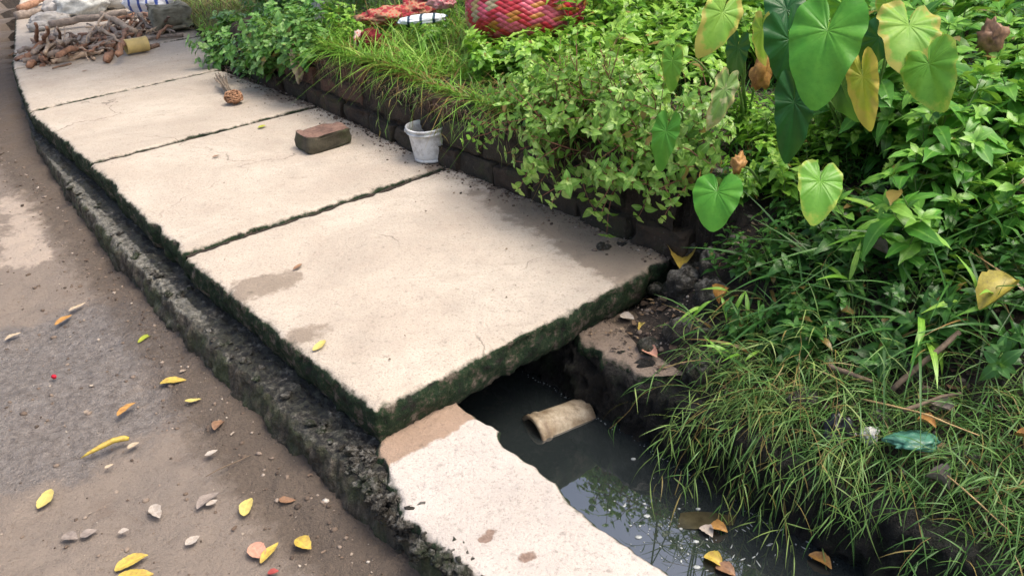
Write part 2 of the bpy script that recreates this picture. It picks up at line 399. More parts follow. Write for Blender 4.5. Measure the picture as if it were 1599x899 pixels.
M_strawm = mat_plain('straw', (.40, .28, .13), .8, 60)

# taro blades: vein pattern built from the blade's own coordinates
def mat_taro(name, c1, c2, veinc, edge=None, edge_amt=0, spots=0, rough=.38):
    m, t, b = mat_new(name)
    u = attr(t, 'lu'); vv = attr(t, 'vein'); e = attr(t, 'edge')
    col = mix(t, ramp(t, nz(t, 16, 4), [(.3, 0), (.7, 1)]), c1, c2)
    col = mix(t, ramp(t, nz(t, 90, 3), [(.3, .25), (.5, 0)]), col, tuple(x*.6 for x in c1))
    col = mix(t, ramp(t, vv, [(0, .24), (.2, 0)]), col, veinc)
    if edge:
        em = mth(t, 'ADD', e, mth(t, 'MULTIPLY', mth(t, 'SUBTRACT', nz(t, 22, 4, .7), .5), 1.1))
        col = mix(t, ramp(t, em, [(1-edge_amt-.12, 0), (1-edge_amt+.05, 1)]), col, edge)
        if edge_amt > .2: col = mix(t, ramp(t, em, [(1.0, 0), (1.12, 1)]), col, (.17, .085, .04))
    if spots: col = mix(t, ramp(t, nz(t, 38, 3), [(1-spots-.05, 0), (1-spots+.03, .8)]), col, (.45, .45, .25))
    L(t, col, b.inputs['Base Color']); b.inputs['Roughness'].default_value = rough; b.inputs['Specular IOR Level'].default_value = .35
    bump(t, b, mth(t, 'ADD', vv, mth(t, 'MULTIPLY', nz(t, 30, 3), 1.5)), .3, .004)
    tr = N(t, 'ShaderNodeBsdfTranslucent'); L(t, mix(t, .4, col, (.25, .45, .03)), tr.inputs[0])
    ms = N(t, 'ShaderNodeMixShader'); ms.inputs[0].default_value = .3
    L(t, b.outputs[0], ms.inputs[1]); L(t, tr.outputs[0], ms.inputs[2]); L(t, ms.outputs[0], t.nodes['Material Output'].inputs[0])
    return m
TM = dict(
 big=mat_taro('taro_mid_green', (.06, .26, .025), (.11, .34, .035), (.16, .36, .08)),
 dark=mat_taro('taro_dark_green', (.008, .075, .02), (.02, .12, .03), (.05, .18, .06)),
 lite=mat_taro('taro_light_green', (.11, .32, .03), (.17, .40, .05), (.28, .48, .13), (.30, .42, .06), .03),
 lime=mat_taro('taro_lime', (.22, .42, .04), (.32, .50, .07), (.45, .58, .18), (.48, .45, .1), .12),
 yel=mat_taro('taro_yellow', (.55, .50, .05), (.30, .42, .05), (.62, .58, .2), (.55, .45, .08), .3, 0, .5),
 burnt=mat_taro('taro_burnt', (.16, .38, .05), (.26, .46, .07), (.36, .52, .15), (.42, .40, .09), .14, 0, .5),
 mott=mat_taro('taro_mottled', (.10, .25, .05), (.22, .34, .10), (.3, .4, .2), (.4, .38, .15), .1, .42, .5))

# ------------------------------------------------------------------ ground, road
def graded(lo, hi, f0, f1, step, grow=1.22):
    a = list(np.arange(f0, f1, step)); st = step; x = f0
    while x > lo: st *= grow; x -= st; a.insert(0, x)
    st = step; x = a[-1]
    while x < hi: st *= grow; x += st; a.append(x)
    return np.array(a)
def build_ground():
    xs = graded(-150, 150, -3.6, 3.4, .022, 1.25); ys = graded(-60, 200, .7, 9.0, .022, 1.25)
    X, Y = np.meshgrid(xs, ys, indexing='ij'); n, m = X.shape
    s, a = inv(X, Y)
    Z = gheight(s, a, X.ravel(), Y.ravel())
    far = np.hypot(X.ravel(), Y.ravel()-3)
    Z = np.where((far > 25) & (a > -.05), np.where(a < .88, -.3, Z), Z)
    V = np.stack([X.ravel(), Y.ravel(), Z], -1)
    F = grid_faces(n, m)
    fa = a[F].mean(1)
    for nm, msk in (('road', fa < .0), ('ground', fa >= .0)):
        f = F[msk]; used = np.unique(f); idx = np.full(len(V), -1); idx[used] = np.arange(len(used))
        v = V[used]; av = a[used]; sv = s[used]
        at_ = {}
        if nm == 'road':
            def blob(px, py, rx, ry, ang=0):
                c = at(px, py, -.28); dx = v[:, 0]-c[0]; dy = v[:, 1]-c[1]; ca, sa = math.cos(ang), math.sin(ang)
                return np.exp(-(((dx*ca+dy*sa)/rx)**2+((-dx*sa+dy*ca)/ry)**2))
            at_['wet'] = 1.0*blob(110, 540, .50, .33) + .9*blob(20, 690, .4, .3) + .35*blob(330, 620, .3, .25) + .3*blob(350, 800, .3, .2)
            at_['pale'] = .75*blob(40, 370, .16, .45, .3)+.6*blob(10, 320, .2, .3) + .5*blob(60, 400, .1, .1)
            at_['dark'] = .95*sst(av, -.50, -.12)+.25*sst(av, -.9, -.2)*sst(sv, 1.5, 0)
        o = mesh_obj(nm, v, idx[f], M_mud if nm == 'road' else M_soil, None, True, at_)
        tag(o, {'road': 'packed brown mud road, damp in patches', 'ground': 'dark garden soil under the weeds'}[nm], None, None, 'structure')
build_ground()

# ------------------------------------------------------------------ plates of concrete
def plate(name, Lp, Rp, ztop, thick, mat, parent=None, step=.014, jit=.012, stain=None, pit=None, ztilt=None, seed=1, chip=1.0):
    """solid plate between two edge polylines (plan coordinates), rough broken edges"""
    Lp = np.asarray(Lp)[:, :2]; Rp = np.asarray(Rp)[:, :2]
    def rs(P, n):
        d = np.concatenate([[0], np.cumsum(np.linalg.norm(np.diff(P, axis=0), axis=1))]); t = np.linspace(0, d[-1], n)
        return np.stack([np.interp(t, d, P[:, 0]), np.interp(t, d, P[:, 1])], -1)
    Ls = max(np.linalg.norm(np.diff(Lp, axis=0), axis=1).sum(), np.linalg.norm(np.diff(Rp, axis=0), axis=1).sum())
    n = int(Ls/step)+2; m = int(max(np.linalg.norm(Lp[0]-Rp[0]), np.linalg.norm(Lp[-1]-Rp[-1]))/step)+2
    A, B = rs(Lp, n), rs(Rp, n); u = np.linspace(0, 1, m)[None, :, None]
    G = A[:, None]*(1-u)+B[:, None]*u
    X = G[..., 0]; Y = G[..., 1]; cen = G.reshape(-1, 2).mean(0)
    I, J = np.meshgrid(np.arange(n), np.arange(m), indexing='ij')
    eg = np.minimum(np.minimum(I, n-1-I), np.minimum(J, m-1-J)).astype(float)   # rings from edge
    P = np.stack([X, Y, np.full_like(X, ztop)], -1)
    # outward direction near border
    ox = np.zeros_like(P)
    e1 = np.gradient(G, axis=1); e1 /= np.linalg.norm(e1, axis=2)[..., None]+1e-9
    e0 = np.gradient(G, axis=0); e0 /= np.linalg.norm(e0, axis=2)[..., None]+1e-9
    w_ = lambda d: np.exp(-d*step/.03)
    out = e1*(w_(m-1-J)-w_(J))[..., None] + e0*(w_(n-1-I)-w_(I))[..., None]
    nn = fbm(P, 14, 4, seed, .6)*jit + fbm(P, 3.5, 2, seed+40)*jit*.9
    chipm = np.clip(fbm(P, 9, 3, seed+80)-.35, 0, 1)*.03*chip
    P[..., :2] += out*(nn-chipm)[..., None]
    ed = eg*step
    Z = ztop + .0022*fbm(P, 6, 4, seed+9) + .0008*fbm(P, 40, 2, seed+19)
    Z -= .011*np.exp(-(ed/.010)**2)*(1+.7*noise(P, 40, seed)) + np.clip(fbm(P, 16, 3, seed+5)-.2, 0, 1)*.014*np.exp(-ed/.022)*chip
    if ztilt is not None: Z = Z + ztilt(X, Y)
    P[..., 2] = Z
    V = [P.reshape(-1, 3)]; F = [grid_faces(n, m)]
    ring = [(0, j) for j in range(m)] + [(i, m-1) for i in range(1, n)] + [(n-1, j) for j in range(m-2, -1, -1)] + [(i, 0) for i in range(n-2, 0, -1)]
    ri = np.array([i*m+j for i, j in ring]); R = len(ri); base = n*m
    rp = P.reshape(-1, 3)[ri]; od = out.reshape(-1, 2)[ri]; od = od/(np.linalg.norm(od, axis=1)[:, None]+1e-9)
    K = max(4, int(thick/.012)); prev = ri
    for k in range(1, K+1):
        q = rp.copy(); q[:, 2] = rp[:, 2] - thick*k/K
        d = .007*fbm(q, 24, 4, seed+33, .75) - .010*np.clip(fbm(q, 11, 3, seed+3, .7)-.15, 0, 1) + .002 + .008*math.sin(PI*k/K) - .014*(k/K)
        q[:, :2] += od*d[:, None]
        cur = base + (k-1)*R + np.arange(R); V.append(q)
        F.append(np.stack([prev, np.roll(prev, -1), np.roll(cur, -1), cur], -1)[:, ::-1]); prev = cur
    bc = base+K*R; V.append(np.array([[cen[0], cen[1], ztop-thick+(float(np.mean(ztilt(X, Y))) if ztilt is not None else 0)]]))
    V = np.concatenate(V); F = np.concatenate(F)
    bot = [[int(prev[i]), int(prev[(i+1) % R]), bc] for i in range(R)]
    # recalc orientation: top faces up
    v = V[F[0]]; nrm = np.cross(v[1]-v[0], v[2]-v[0])
    FF = F.tolist()+bot
    attrs = {'stain': stain(V) if stain else np.zeros(len(V)), 'pit': pit(V) if pit else np.zeros(len(V))}
    o = mesh_obj(name, V, FF, mat, parent, True, attrs)
    import bmesh
    bm = bmesh.new(); bm.from_mesh(o.data); bmesh.ops.recalc_face_normals(bm, faces=bm.faces); bm.to_mesh(o.data); bm.free()
    return o
def gblob(V, px, py, r, r2=None, z=0, ang=0):
    c = at(px, py, z); dx = V[:, 0]-c[0]; dy = V[:, 1]-c[1]; r2 = r2 or r; ca, sa = math.cos(ang), math.sin(ang)
    return np.exp(-(((dx*ca+dy*sa)/r)**2+((-dx*sa+dy*ca)/r2)**2))
jl = [(583, 642), (285, 398), (140, 255), (45, 174), (19, 108), (24, 29), (31, -8)]
jr = [(1052, 402), (700, 260), (498, 164), (345, 108), (318, 55), (285, 12), (262, -20)]
def slab(i, label, stain=None, pit=None, mid=None, tilt=None):
    a, b = at(*jl[i]), at(*jl[i+1]); c, d = at(*jr[i]), at(*jr[i+1])
    g = (0, .017, .012, .009, .009, .009, .009)[i+1 if i == 0 else i]; ax = (b-a)/np.linalg.norm(b-a); cx = (d-c)/np.linalg.norm(d-c)
    Lp = [a+ax*(0 if i == 0 else g), b-ax*g]; Rp = [c+cx*(0 if i == 0 else g), d-cx*g]
    if mid: Rp.insert(1, at(*mid))
    st = .012 if i == 0 else (.016 if i < 3 else .024)
    o = plate('drain_slab', Lp, Rp, 0, .118, M_slab, None, st, .0045, stain, pit, tilt, 10+i*13)
    return tag(o, label, 'slab', 'concrete slabs covering the drain')
def st0(V):
    s, a = inv(V[:, 0], V[:, 1])
    return .80*gblob(V, 410, 445, .19, .12, ang=.6) + .68*gblob(V, 475, 522, .13, .09, ang=.6) + .80*sst(a, .90, 1.26)*(1-.5*sst(s, .6, 1.3)) + .35*sst(a, .75, 1.2)*sst(s, .35, -.05) + .45*gblob(V, 985, 390, .26, .15)
slab(0, 'large nearest concrete slab with two grey damp patches, mossy front edge over the open water', st0, None, (935, 342))
slab(1, 'concrete slab carrying the loose brick and the white bucket', lambda V: .75*gblob(V, 690, 262, .10, .07)+.45*sst(inv(V[:, 0], V[:, 1])[1], 1.16, 1.3))
slab(2, 'concrete slab with the wire tangle at its leafy end, next after the bucket slab', lambda V: .45*sst(inv(V[:, 0], V[:, 1])[1], 1.0, 1.3)+.4*gblob(V, 470, 150, .3, .15))
slab(3, 'clean concrete slab just in front of the firewood', None)
slab(4, 'concrete slab under the heap of firewood')
slab(5, 'farthest concrete slab with the white bags and ash')

# joints packed with dirt between the slabs
def joint_dirt(i):
    a, c = at(*jl[i]), at(*jr[i]); n = 90; t = np.linspace(.01, .99, n)[:, None]; q = a*(1-t)+c*t
    ax = np.array([c[1]-a[1], -(c[0]-a[0]), 0]); ax /= np.linalg.norm(ax)
    V = []
    for k, (off, z) in enumerate(((-.022, -.05), (-.010, -.014), (0, -.009), (.010, -.014), (.022, -.05))):
        p = q+ax*off; p[:, 2] = z + .006*fbm(p, 30, 3, 4); V.append(p)
    V = np.stack(V, 1).reshape(-1, 3)
    return V, grid_faces(n, 5)
mb = MB()
for i in range(1, 6): mb.add(*joint_dirt(i))
tag(mb.build('joint_dirt', M_soil), 'dark dirt packed in the joints between the slabs', 'dirt', None, 'stuff')

# ------------------------------------------------------------------ drain walls
def wall_strip(name, srange, profile, mat, parent=None, ds=.018, amp=.018, seed=2, keep=None, sub=.018, narrow=0.0):
    pr = []
    for (a0, z0), (a1, z1) in zip(profile[:-1], profile[1:]):
        k = max(1, int(math.hypot(a1-a0, z1-z0)/sub))
        for q in range(k): pr.append((a0+(a1-a0)*q/k, z0+(z1-z0)*q/k))
    pr.append(profile[-1]); pr = np.array(pr)
    s = np.arange(srange[0], srange[1], ds); n, m = len(s), len(pr)
    Sg, A = np.meshgrid(s, pr[:, 0], indexing='ij'); _, Z = np.meshgrid(s, pr[:, 1], indexing='ij')
    A = np.where(A < 0, A*(1-narrow*sst(Sg, 2.2, 4.7)), A); P = P3(Sg, A, Z)
    tp = np.gradient(pr, axis=0); nr = np.stack([tp[:, 1], -tp[:, 0]], -1); nr /= np.linalg.norm(nr, axis=1)[:, None]+1e-9
    tx = np.interp(s, SS, TN[:, 0]); ty = np.interp(s, SS, TN[:, 1])
    Pv = P*np.array([1, 1, .22])
    disp = amp*.8*fbm(P, 8, 5, seed, .68) + amp*.55*fbm(P, 30, 3, seed+9, .7) - amp*.7*np.abs(fbm(Pv, 26, 3, seed+19, .6))+amp*.2
    if keep is not None: disp = disp*keep(Sg, A, Z)
    P[..., 0] += ty[:, None]*nr[None, :, 0]*disp; P[..., 1] += -tx[:, None]*nr[None, :, 0]*disp; P[..., 2] += nr[None, :, 1]*disp
    F = grid_faces(n, m)[:, ::-1]
    crust = (sst(A, -.03, -.06)*sst(Sg, .5, 1.3)*(1-sst(Sg, 4, 5))).ravel()
    return mesh_obj(name, P.reshape(-1, 3), F, mat, parent, True, {'crust': crust})
x, y = P2(0, -.05)
lw = empty('drain_wall', (x, y, -.28), 'rough mossy black kerb wall of the drain along the mud road', 'wall')
k_top = lambda s, a, z: np.where(a > 0, .4, np.where(a > -.09, .8, 1.0))
def sub_parent(o, root):
    o.parent = root; o.matrix_parent_inverse = Matrix.Translation(-Vector(root.location))
    return o
o = wall_strip('masonry', (-2.2, 8.8), [(-.132, -.34), (-.131, -.30), (-.115, -.172), (-.100, -.150), (-.01, -.146), (.0, -.150), (.22, -.150), (.24, -.16), (.245, -.9)], M_wall, None, .010, .0125, 3, k_top, .010, .84)
sub_parent(o, lw)
capL = [(589, 700), (597, 722), (602, 748), (625, 776), (630, 800), (642, 812), (668, 838), (688, 852), (705, 868), (735, 893), (800, 960)]
capR = [(713, 624), (745, 650), (772, 662), (788, 676), (792, 694), (830, 722), (868, 752), (885, 775), (930, 815), (975, 845), (1062, 902), (1125, 965)]
ext = -d0*1.2
ZC = -.118
cL = [at(x, y, ZC)[:2] for x, y in capL]; cR = [at(x, y, ZC)[:2] for x, y in capR]
cL.insert(0, cL[0]+d0*.05+np.array([d0[1], -d0[0]])*.06); cL.insert(0, cL[0]+d0*.25); cR.insert(0, cR[0]+d0*.3)
o = plate('concrete_cap', cL, cR, ZC-.002, .035, M_cap, None, .010, .006,
   lambda V: np.maximum(.85*sst(inv(V[:, 0], V[:, 1])[0], -.16, -.06), .28*gblob(V, 980, 830, .12, .08, ZC)),
   lambda V: .8*gblob(V, 765, 830, .028, .02, ZC, .8)+.85*gblob(V, 822, 868, .034, .022, ZC, .3)+.7*gblob(V, 756, 842, .02, .012, ZC), None, 77, .8)
sub_parent(o, lw); o['label'] = 'pale broken concrete cap with brown chips'
# stones bedded along the kerb ledge and below the cap
mb = MB()
for k in range(170):
    s_ = rnd.uniform(-.85, .06); c = P3(s_, rnd.uniform(-.125, -.045)+(.03 if s_ > -.12 else 0), rnd.uniform(-.175, -.128)); r = rnd.uniform(.006, .021)
    V, F = ICO3; V = V*(1+.9*fbm(V+k, 1.8, 3, k))[:, None]*np.array([r*rnd.uniform(.8, 1.5), r, r*rnd.uniform(.5, .9)])@rotm(rnd.uniform(0, 6), rnd.uniform(-.6, .6)).T
    mb.add(V+c, F)
for k in range(80):
    s_ = rnd.uniform(-1.2, 3.0); a_ = rnd.gauss(-.07, .02); z_ = -.150
    if s_ < -.1: a_ = rnd.uniform(-.125, -.09); z_ = rnd.uniform(-.28, -.15)
    c = P3(s_, a_, z_); r = rnd.uniform(.006, .017)
    V, F = ICO3; V = V*(1+.6*fbm(V+k, 1.6, 2, k))[:, None]*np.array([r*rnd.uniform(.8, 1.5), r, r*rnd.uniform(.4, .8)])@rotm(rnd.uniform(0, 6), rnd.uniform(-.4, .4)).T
    mb.add(V+c, F)
o = mb.build('bedded_stones', M_rock, None); o['kind'] = 'stuff'; sub_parent(o, lw)

x, y = P2(-.1, .9)
rw = empty('drain_wall', (x, y, -.3), 'dark right bank wall of the drain with a brown concrete top, behind the pipe', 'wall')
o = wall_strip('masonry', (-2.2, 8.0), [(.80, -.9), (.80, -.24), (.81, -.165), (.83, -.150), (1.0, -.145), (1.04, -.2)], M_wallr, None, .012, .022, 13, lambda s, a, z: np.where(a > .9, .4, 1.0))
sub_parent(o, rw)
Lr = [P2(s_, .805+.01*math.sin(s_*30))for s_ in (-.50, -.40, -.30, -.2, -.1, 0, .25)]; Rr = [P2(s_, 1.06+(.02 if s_ > -.2 else -.08)) for s_ in (-.50, -.40, -.30, -.2, -.1, 0, .25)]
Lr[0] = P2(-.36, .90); Lr[1] = P2(-.34, .85)
o = plate('concrete_top', Lr, Rr, -.128, .05, M_brownc, None, .010, .014, lambda V: .45*sst(inv(V[:, 0], V[:, 1])[1], .9, 1.0)+.12, None, None, 31, 1.5); sub_parent(o, rw)

# ------------------------------------------------------------------ water
def build_water():
    m, t, b = mat_new('drain_water')
    b.inputs['Base Color'].default_value = (.019, .0245, .0255, 1); b.inputs['Roughness'].default_value = .02; b.inputs['IOR'].default_value = 2.5
    b.inputs['Specular IOR Level'].default_value = .6
    bump(t, b, nz(t, 5, 2, .4), .02, .01)
    s = np.arange(-2.2, 8.6, .2); V = np.concatenate([P3(s, .18, -.38), P3(s, .86, -.38)]); n = len(s)
    F = [[i, i+1, n+i+1, n+i] for i in range(n-1)]
    o = mesh_obj('water', V, F, m); tag(o, 'still blackish waste water standing in the open drain', None, None, 'structure')
    if o.data.polygons[0].normal.z < 0: o.data.flip_normals()
build_water()

# ------------------------------------------------------------------ garden retaining wall of old bricks
x, y = P2(1.5, WB)
def build_garden_wall():
    mb = MB(); r = random.Random(3)
    zc = [(-.16, .125), (-.025, .125), (.11, .12), (.24, .085)]
    for ci, (z0, h) in enumerate(zc):
        s = .06 + r.uniform(-.1, .05)+ (0 if ci < 2 else .22)
        while s < 4.1:
            big = ci < 3
            ln = r.uniform(.2, .32) if big else r.uniform(.12, .24)
            if ci == 3 and r.random() < .35: s += ln; continue
            dep = .11; n = 9
            # box grid with rounded, worn corners
            V, F = ICO4; 
            q = np.sign(V)*np.abs(V)**.33; q = q/np.max(np.abs(q), axis=1)[:, None]*.5*(1-.08*(np.linalg.norm(V, ord=1, axis=1)/1.73)[:, None]**4)
            q = q*np.array([ln*.97, dep, h*.95])
            q = q + .009*np.stack([fbm(q+s*3+ci, 20, 4, ci, .65), fbm(q+s*3+ci, 20, 4, ci+5, .65), fbm(q+s*3, 20, 4, ci+9, .65)], -1) - .03*np.clip(fbm(q+s*5+ci, 9, 2, 77)-.35, 0, 1)[:, None]*np.sign(q)
            a0 = WB+.055+r.uniform(-.02, .014)+(.0 if ci < 2 else .015)
            yaw = r.gauss(0, .05 if ci < 3 else .15); cx, cy = P2(s+ln/2, a0)
            tx = np.interp(s+ln/2, SS, TN[:, 0]); ty = np.interp(s+ln/2, SS, TN[:, 1])
            R = rotm(math.atan2(ty, tx)+yaw, r.gauss(0, .03), r.gauss(0, .03))
            top = 0
            if s > 3.3: top = -(s-3.3)*.25
            tint = r.uniform(0, .3) if ci < 3 else r.uniform(.1, .8)
            if 2.2 < s < 3.2 and ci >= 2: tint = r.uniform(.6, 1)
            mb.add(q@R.T+np.array([cx, cy, z0+h/2+top]), F, tint=tint)
            s += ln+r.uniform(.004, .012)
    return mb
gw = empty('garden_wall', (x, y, 0), 'low dark brick retaining wall under the weeds, behind the bucket', 'wall')
o = build_garden_wall().build('brickwork', M_brick); sub_parent(o, gw)
# earth and mortar behind/between the bricks
o = wall_strip('mortar', (.02, 4.2), [(WB+.045, -.2), (WB+.035, -.05), (WB+.03, .1), (WB+.035, .25), (WB+.06, .30), (WB+.2, .34)], M_soil, None, .02, .012, 23); sub_parent(o, gw)

# ================================================================== OBJECTS
def mpp(p): return float((np.asarray(p, float)-np.array([0, 0, CAMH]))@FWD)/FPX
def lathe(prof, n=40, squash=None):
    prof = np.array(prof); th = np.arange(n)*2*PI/n
    V = np.stack([prof[:, None, 0]*np.cos(th), prof[:, None, 0]*np.sin(th), np.broadcast_to(prof[:, None, 1], (len(prof), n))], -1).reshape(-1, 3)
    return V, grid_faces(len(prof), n, True)
def place(o, loc, yaw=0, pitch=0, roll=0, sc=1):
    o.location = tuple(loc); o.rotation_euler = (pitch, roll, yaw); o.scale = (sc,)*3 if not hasattr(sc, '__len__') else sc; return o
# thumb line of things that lie on a surface: centre the origin on the thing
def origin_to(o, loc):
    loc = Vector(tuple(loc)); o.data.transform(Matrix.Translation(-loc)); o.location = loc; return o

# ---- white bucket
def mat_bucket():
    m, t, b = mat_new('dirty_white_plastic')
    col = mix(t, ramp(t, nz(t, 14, 5, .7), [(.44, 0), (.60, .75)]), (.66, .68, .68), mix(t, nz(t, 60, 4), (.42, .43, .42), (.22, .21, .19)))
    col = mix(t, ramp(t, nz(t, 90, 4, .7), [(.62, 0), (.7, .6)]), col, (.2, .18, .15))
    L(t, col, b.inputs['Base Color']); b.inputs['Roughness'].default_value = .4; bump(t, b, nz(t, 30, 3), .1); return m
M_bucket = mat_bucket()
bp = at(676, 246, .004)
bk = empty('bucket', bp, 'small dirty white plastic bucket standing against the brick wall', 'bucket')
R_, r_, H_ = .096, .080, .152
prof = [(.001, .012), (r_-.012, .012), (r_-.010, 0), (r_, 0), (r_+.001, .010), (r_-.002, .013), (r_, .016), (r_+.002, .022)]
prof += [(r_+(R_-r_)*z/H_, z) for z in np.linspace(.03, H_-.03, 8)] + [(R_+.001, H_-.026), (R_+.006, H_-.024), (R_+.006, H_-.018), (R_, H_-.016), (R_, H_-.008), (R_+.007, H_-.006), (R_+.008, H_), (R_+.002, H_+.003), (R_-.003, H_), (R_-.005, H_-.02), (r_-.003, .02), (.001, .018)]
V, F = lathe(prof, 56)
an = np.arctan2(V[:, 1], V[:, 0]); k = np.exp(-((an+.05)/.35)**2)*sst(V[:, 2], .08, H_)      # rim pulled out where the ear of the handle sits
V[:, 0] += k*.020; V[:, 2] += k*.018; V[:, 2] += .004*np.cos(2*an)*sst(V[:, 2], .1, H_)
o = mesh_obj('body', V, F, M_bucket, bk)
th = np.linspace(0, PI, 30); hp = np.stack([.102*np.cos(th)+.006, -.02-.07*np.sin(th)*.35, .150-.035*np.sin(th)+.012*np.cos(th)], -1)
V, F = tube(hp, .0022, 8); mesh_obj('handle', V, F, mat_plain('grey_wire', (.13, .13, .12), .5), bk)
for sx in (1, -1):
    V, F = ICO2; mesh_obj('handle_ear', V*np.array([.007, .012, .011])+np.array([sx*.104+.006*(sx > 0)+.003, -.02, .147+.012*sx]), F, M_bucket, bk)
bk.scale = (1.1, 1.1, 1.08); bk.rotation_euler = (math.radians(-1), math.radians(-3), math.radians(-14))

# ---- loose brick on the slab
def mat_oldbrick():
    m, t, b = mat_new('old_burnt_brick')
    a = nz(t, 16, 5, .7); up = upness(t, .5, .9, .3, 40)
    side = mix(t, ramp(t, a, [(.3, 0), (.7, 1)]), (.035, .032, .02), (.085, .075, .05)); side = mix(t, ramp(t, nz(t, 9, 4), [(.5, 0), (.65, .6)]), side, (.05, .065, .02))
    top = mix(t, ramp(t, a, [(.3, 0), (.7, 1)]), (.085, .045, .035), (.24, .15, .115)); top = mix(t, ramp(t, nz(t, 28, 4), [(.56, 0), (.7, .7)]), top, (.06, .04, .032))
    L(t, mix(t, up, side, top), b.inputs['Base Color']); b.inputs['Roughness'].default_value = .9
    bump(t, b, nz(t, 70, 5, .7), .7, .006); return m
p0, p1 = at(486, 243), at(551, 224)
ux = (p1-p0)/np.linalg.norm(p1-p0); uy = np.array([-ux[1], ux[0], 0]); LB, WBk, HB = .245, .15, .09
V, F = ICO4; q = np.sign(V)*np.abs(V)**.30; q = q/np.max(np.abs(q), axis=1)[:, None]*.5
cut = 1-.07*(np.clip(np.sum(np.abs(V), axis=1)-1.45, 0, 1)*3)[:, None]; q = q*cut*np.array([LB, WBk, HB])
q += .008*np.stack([fbm(q, 20, 4, 1, .6), fbm(q, 20, 4, 2, .6), fbm(q, 22, 4, 3, .6)], -1)
top = q[:, 2] > HB*.35
q[top, 2] += .006*fbm(q[top], 22, 3, 5) - .006*(np.sin(q[top][:, 1]*90) > .3)*(np.abs(q[top][:, 0]) < .085)
q[:, 2] *= 1+.25*(q[:, 0]/LB)*0
br = mesh_obj('loose_brick', q, F, mat_oldbrick())
c = p0+ux*LB/2+uy*WBk/2; place(br, (c[0], c[1], HB/2+.001), math.atan2(ux[1], ux[0]))
tag(br, 'loose weathered brick with mossy dark sides lying on the second slab', 'brick')

# ---- rusty wire tangle and twig bundle at the bush
M_rust = mat_plain('rusty_fibre', (.34, .19, .11), .85, 90, .6)
c = at(367, 163); r = .052
mb = MB()
for k in range(40):
    R = rotm(rnd.uniform(0, 6.3), rnd.uniform(-1.2, 1.2), rnd.uniform(-1, 1)); th = np.linspace(0, 2*PI*rnd.uniform(.5, 1), 22)
    rr = r*rnd.uniform(.55, 1.0); q = np.stack([rr*np.cos(th), rr*np.sin(th), .012*np.sin(3*th+k)+rnd.uniform(-.01, .01)], -1)@R.T*np.array([1.15, .9, .82]); q = q+.004*np.stack([noise(q, 60, k), noise(q, 60, k+2), noise(q, 60, k+3)], -1)
    V, F = tube(q, rnd.uniform(.002, .0042), 6); mb.add(V+np.array([c[0], c[1], .045]), F)
o = mb.build('wire_tangle', M_rust); origin_to(o, c); tag(o, 'rusty brown tangle of curled wire lying below the leafy bush', 'wire')
mb = MB()
for k in range(26):
    a_ = at(340+rnd.uniform(-6, 16), 122+rnd.uniform(-7, 3), .07+rnd.uniform(-.02, .02)); b_ = at(356+rnd.uniform(-3, 6), 145+rnd.uniform(-4, 4), .012+rnd.uniform(0, .02))
    q = np.linspace(a_, b_, 6)+np.array([[0, 0, .01*math.sin(k)]]); V, F = tube(q, rnd.uniform(.002, .004), 5); mb.add(V, F)
o = mb.build('twig_bundle', mat_plain('grey_twig', (.22, .18, .14), .9, 80, .5)); origin_to(o, at(350, 135)); tag(o, 'bundle of thin grey twigs leaning behind the rusty wire tangle', 'twigs')

# ---- broken pipe in the water
a_, b_ = at(846, 686, -.38), at(931, 652, -.38)
ax = (b_-a_); ln = np.linalg.norm(ax); ax /= ln; pr_ = np.array([-ax[1], ax[0], 0]); rp = .070
pf = [(rp-.007, 0), (rp+.005, 0), (rp+.006, .012), (rp+.001, .018), (rp+.001, .026), (rp+.006, .031), (rp+.006, .038), (rp, .044)] + [(rp-.0005*q, .044+(ln-.044)*q/6) for q in range(1, 7)] + [(rp-.007, ln), (rp-.007, ln*.5), (rp-.007, 0)]
V, F = lathe(pf, 56); V = V + .0015*np.stack([fbm(V, 20, 3, 1), fbm(V, 20, 3, 2), 0*V[:, 0]], -1)
V2 = V[:, 2:3]*ax + V[:, 0:1]*pr_ + V[:, 1:2]*np.array([0, 0, 1.])
V2 += (a_+pr_*rp*.86) + np.array([0, 0, -.028])
def mat_pipe():
    m, t, b = mat_new('stained_pipe'); a = nz(t, 26, 5, .75); c2 = nz(t, 9, 4, .6)
    col = mix(t, ramp(t, a, [(.35, 0), (.65, 1)]), (.17, .125, .075), (.44, .38, .28)); col = mix(t, ramp(t, c2, [(.5, 0), (.66, .7)]), col, (.16, .10, .05)); col = mix(t, ramp(t, nz(t, 120, 3, .7), [(.6, 0), (.7, .6)]), col, (.45, .42, .36))
    L(t, col, b.inputs['Base Color']); b.inputs['Roughness'].default_value = .6; bump(t, b, a, .4, .004); return m
pp = mesh_obj('pipe_piece', V2, F, mat_pipe()); origin_to(pp, V2.mean(0)); tag(pp, 'short broken pipe with a ribbed collar, half sunk in the drain water', 'pipe')

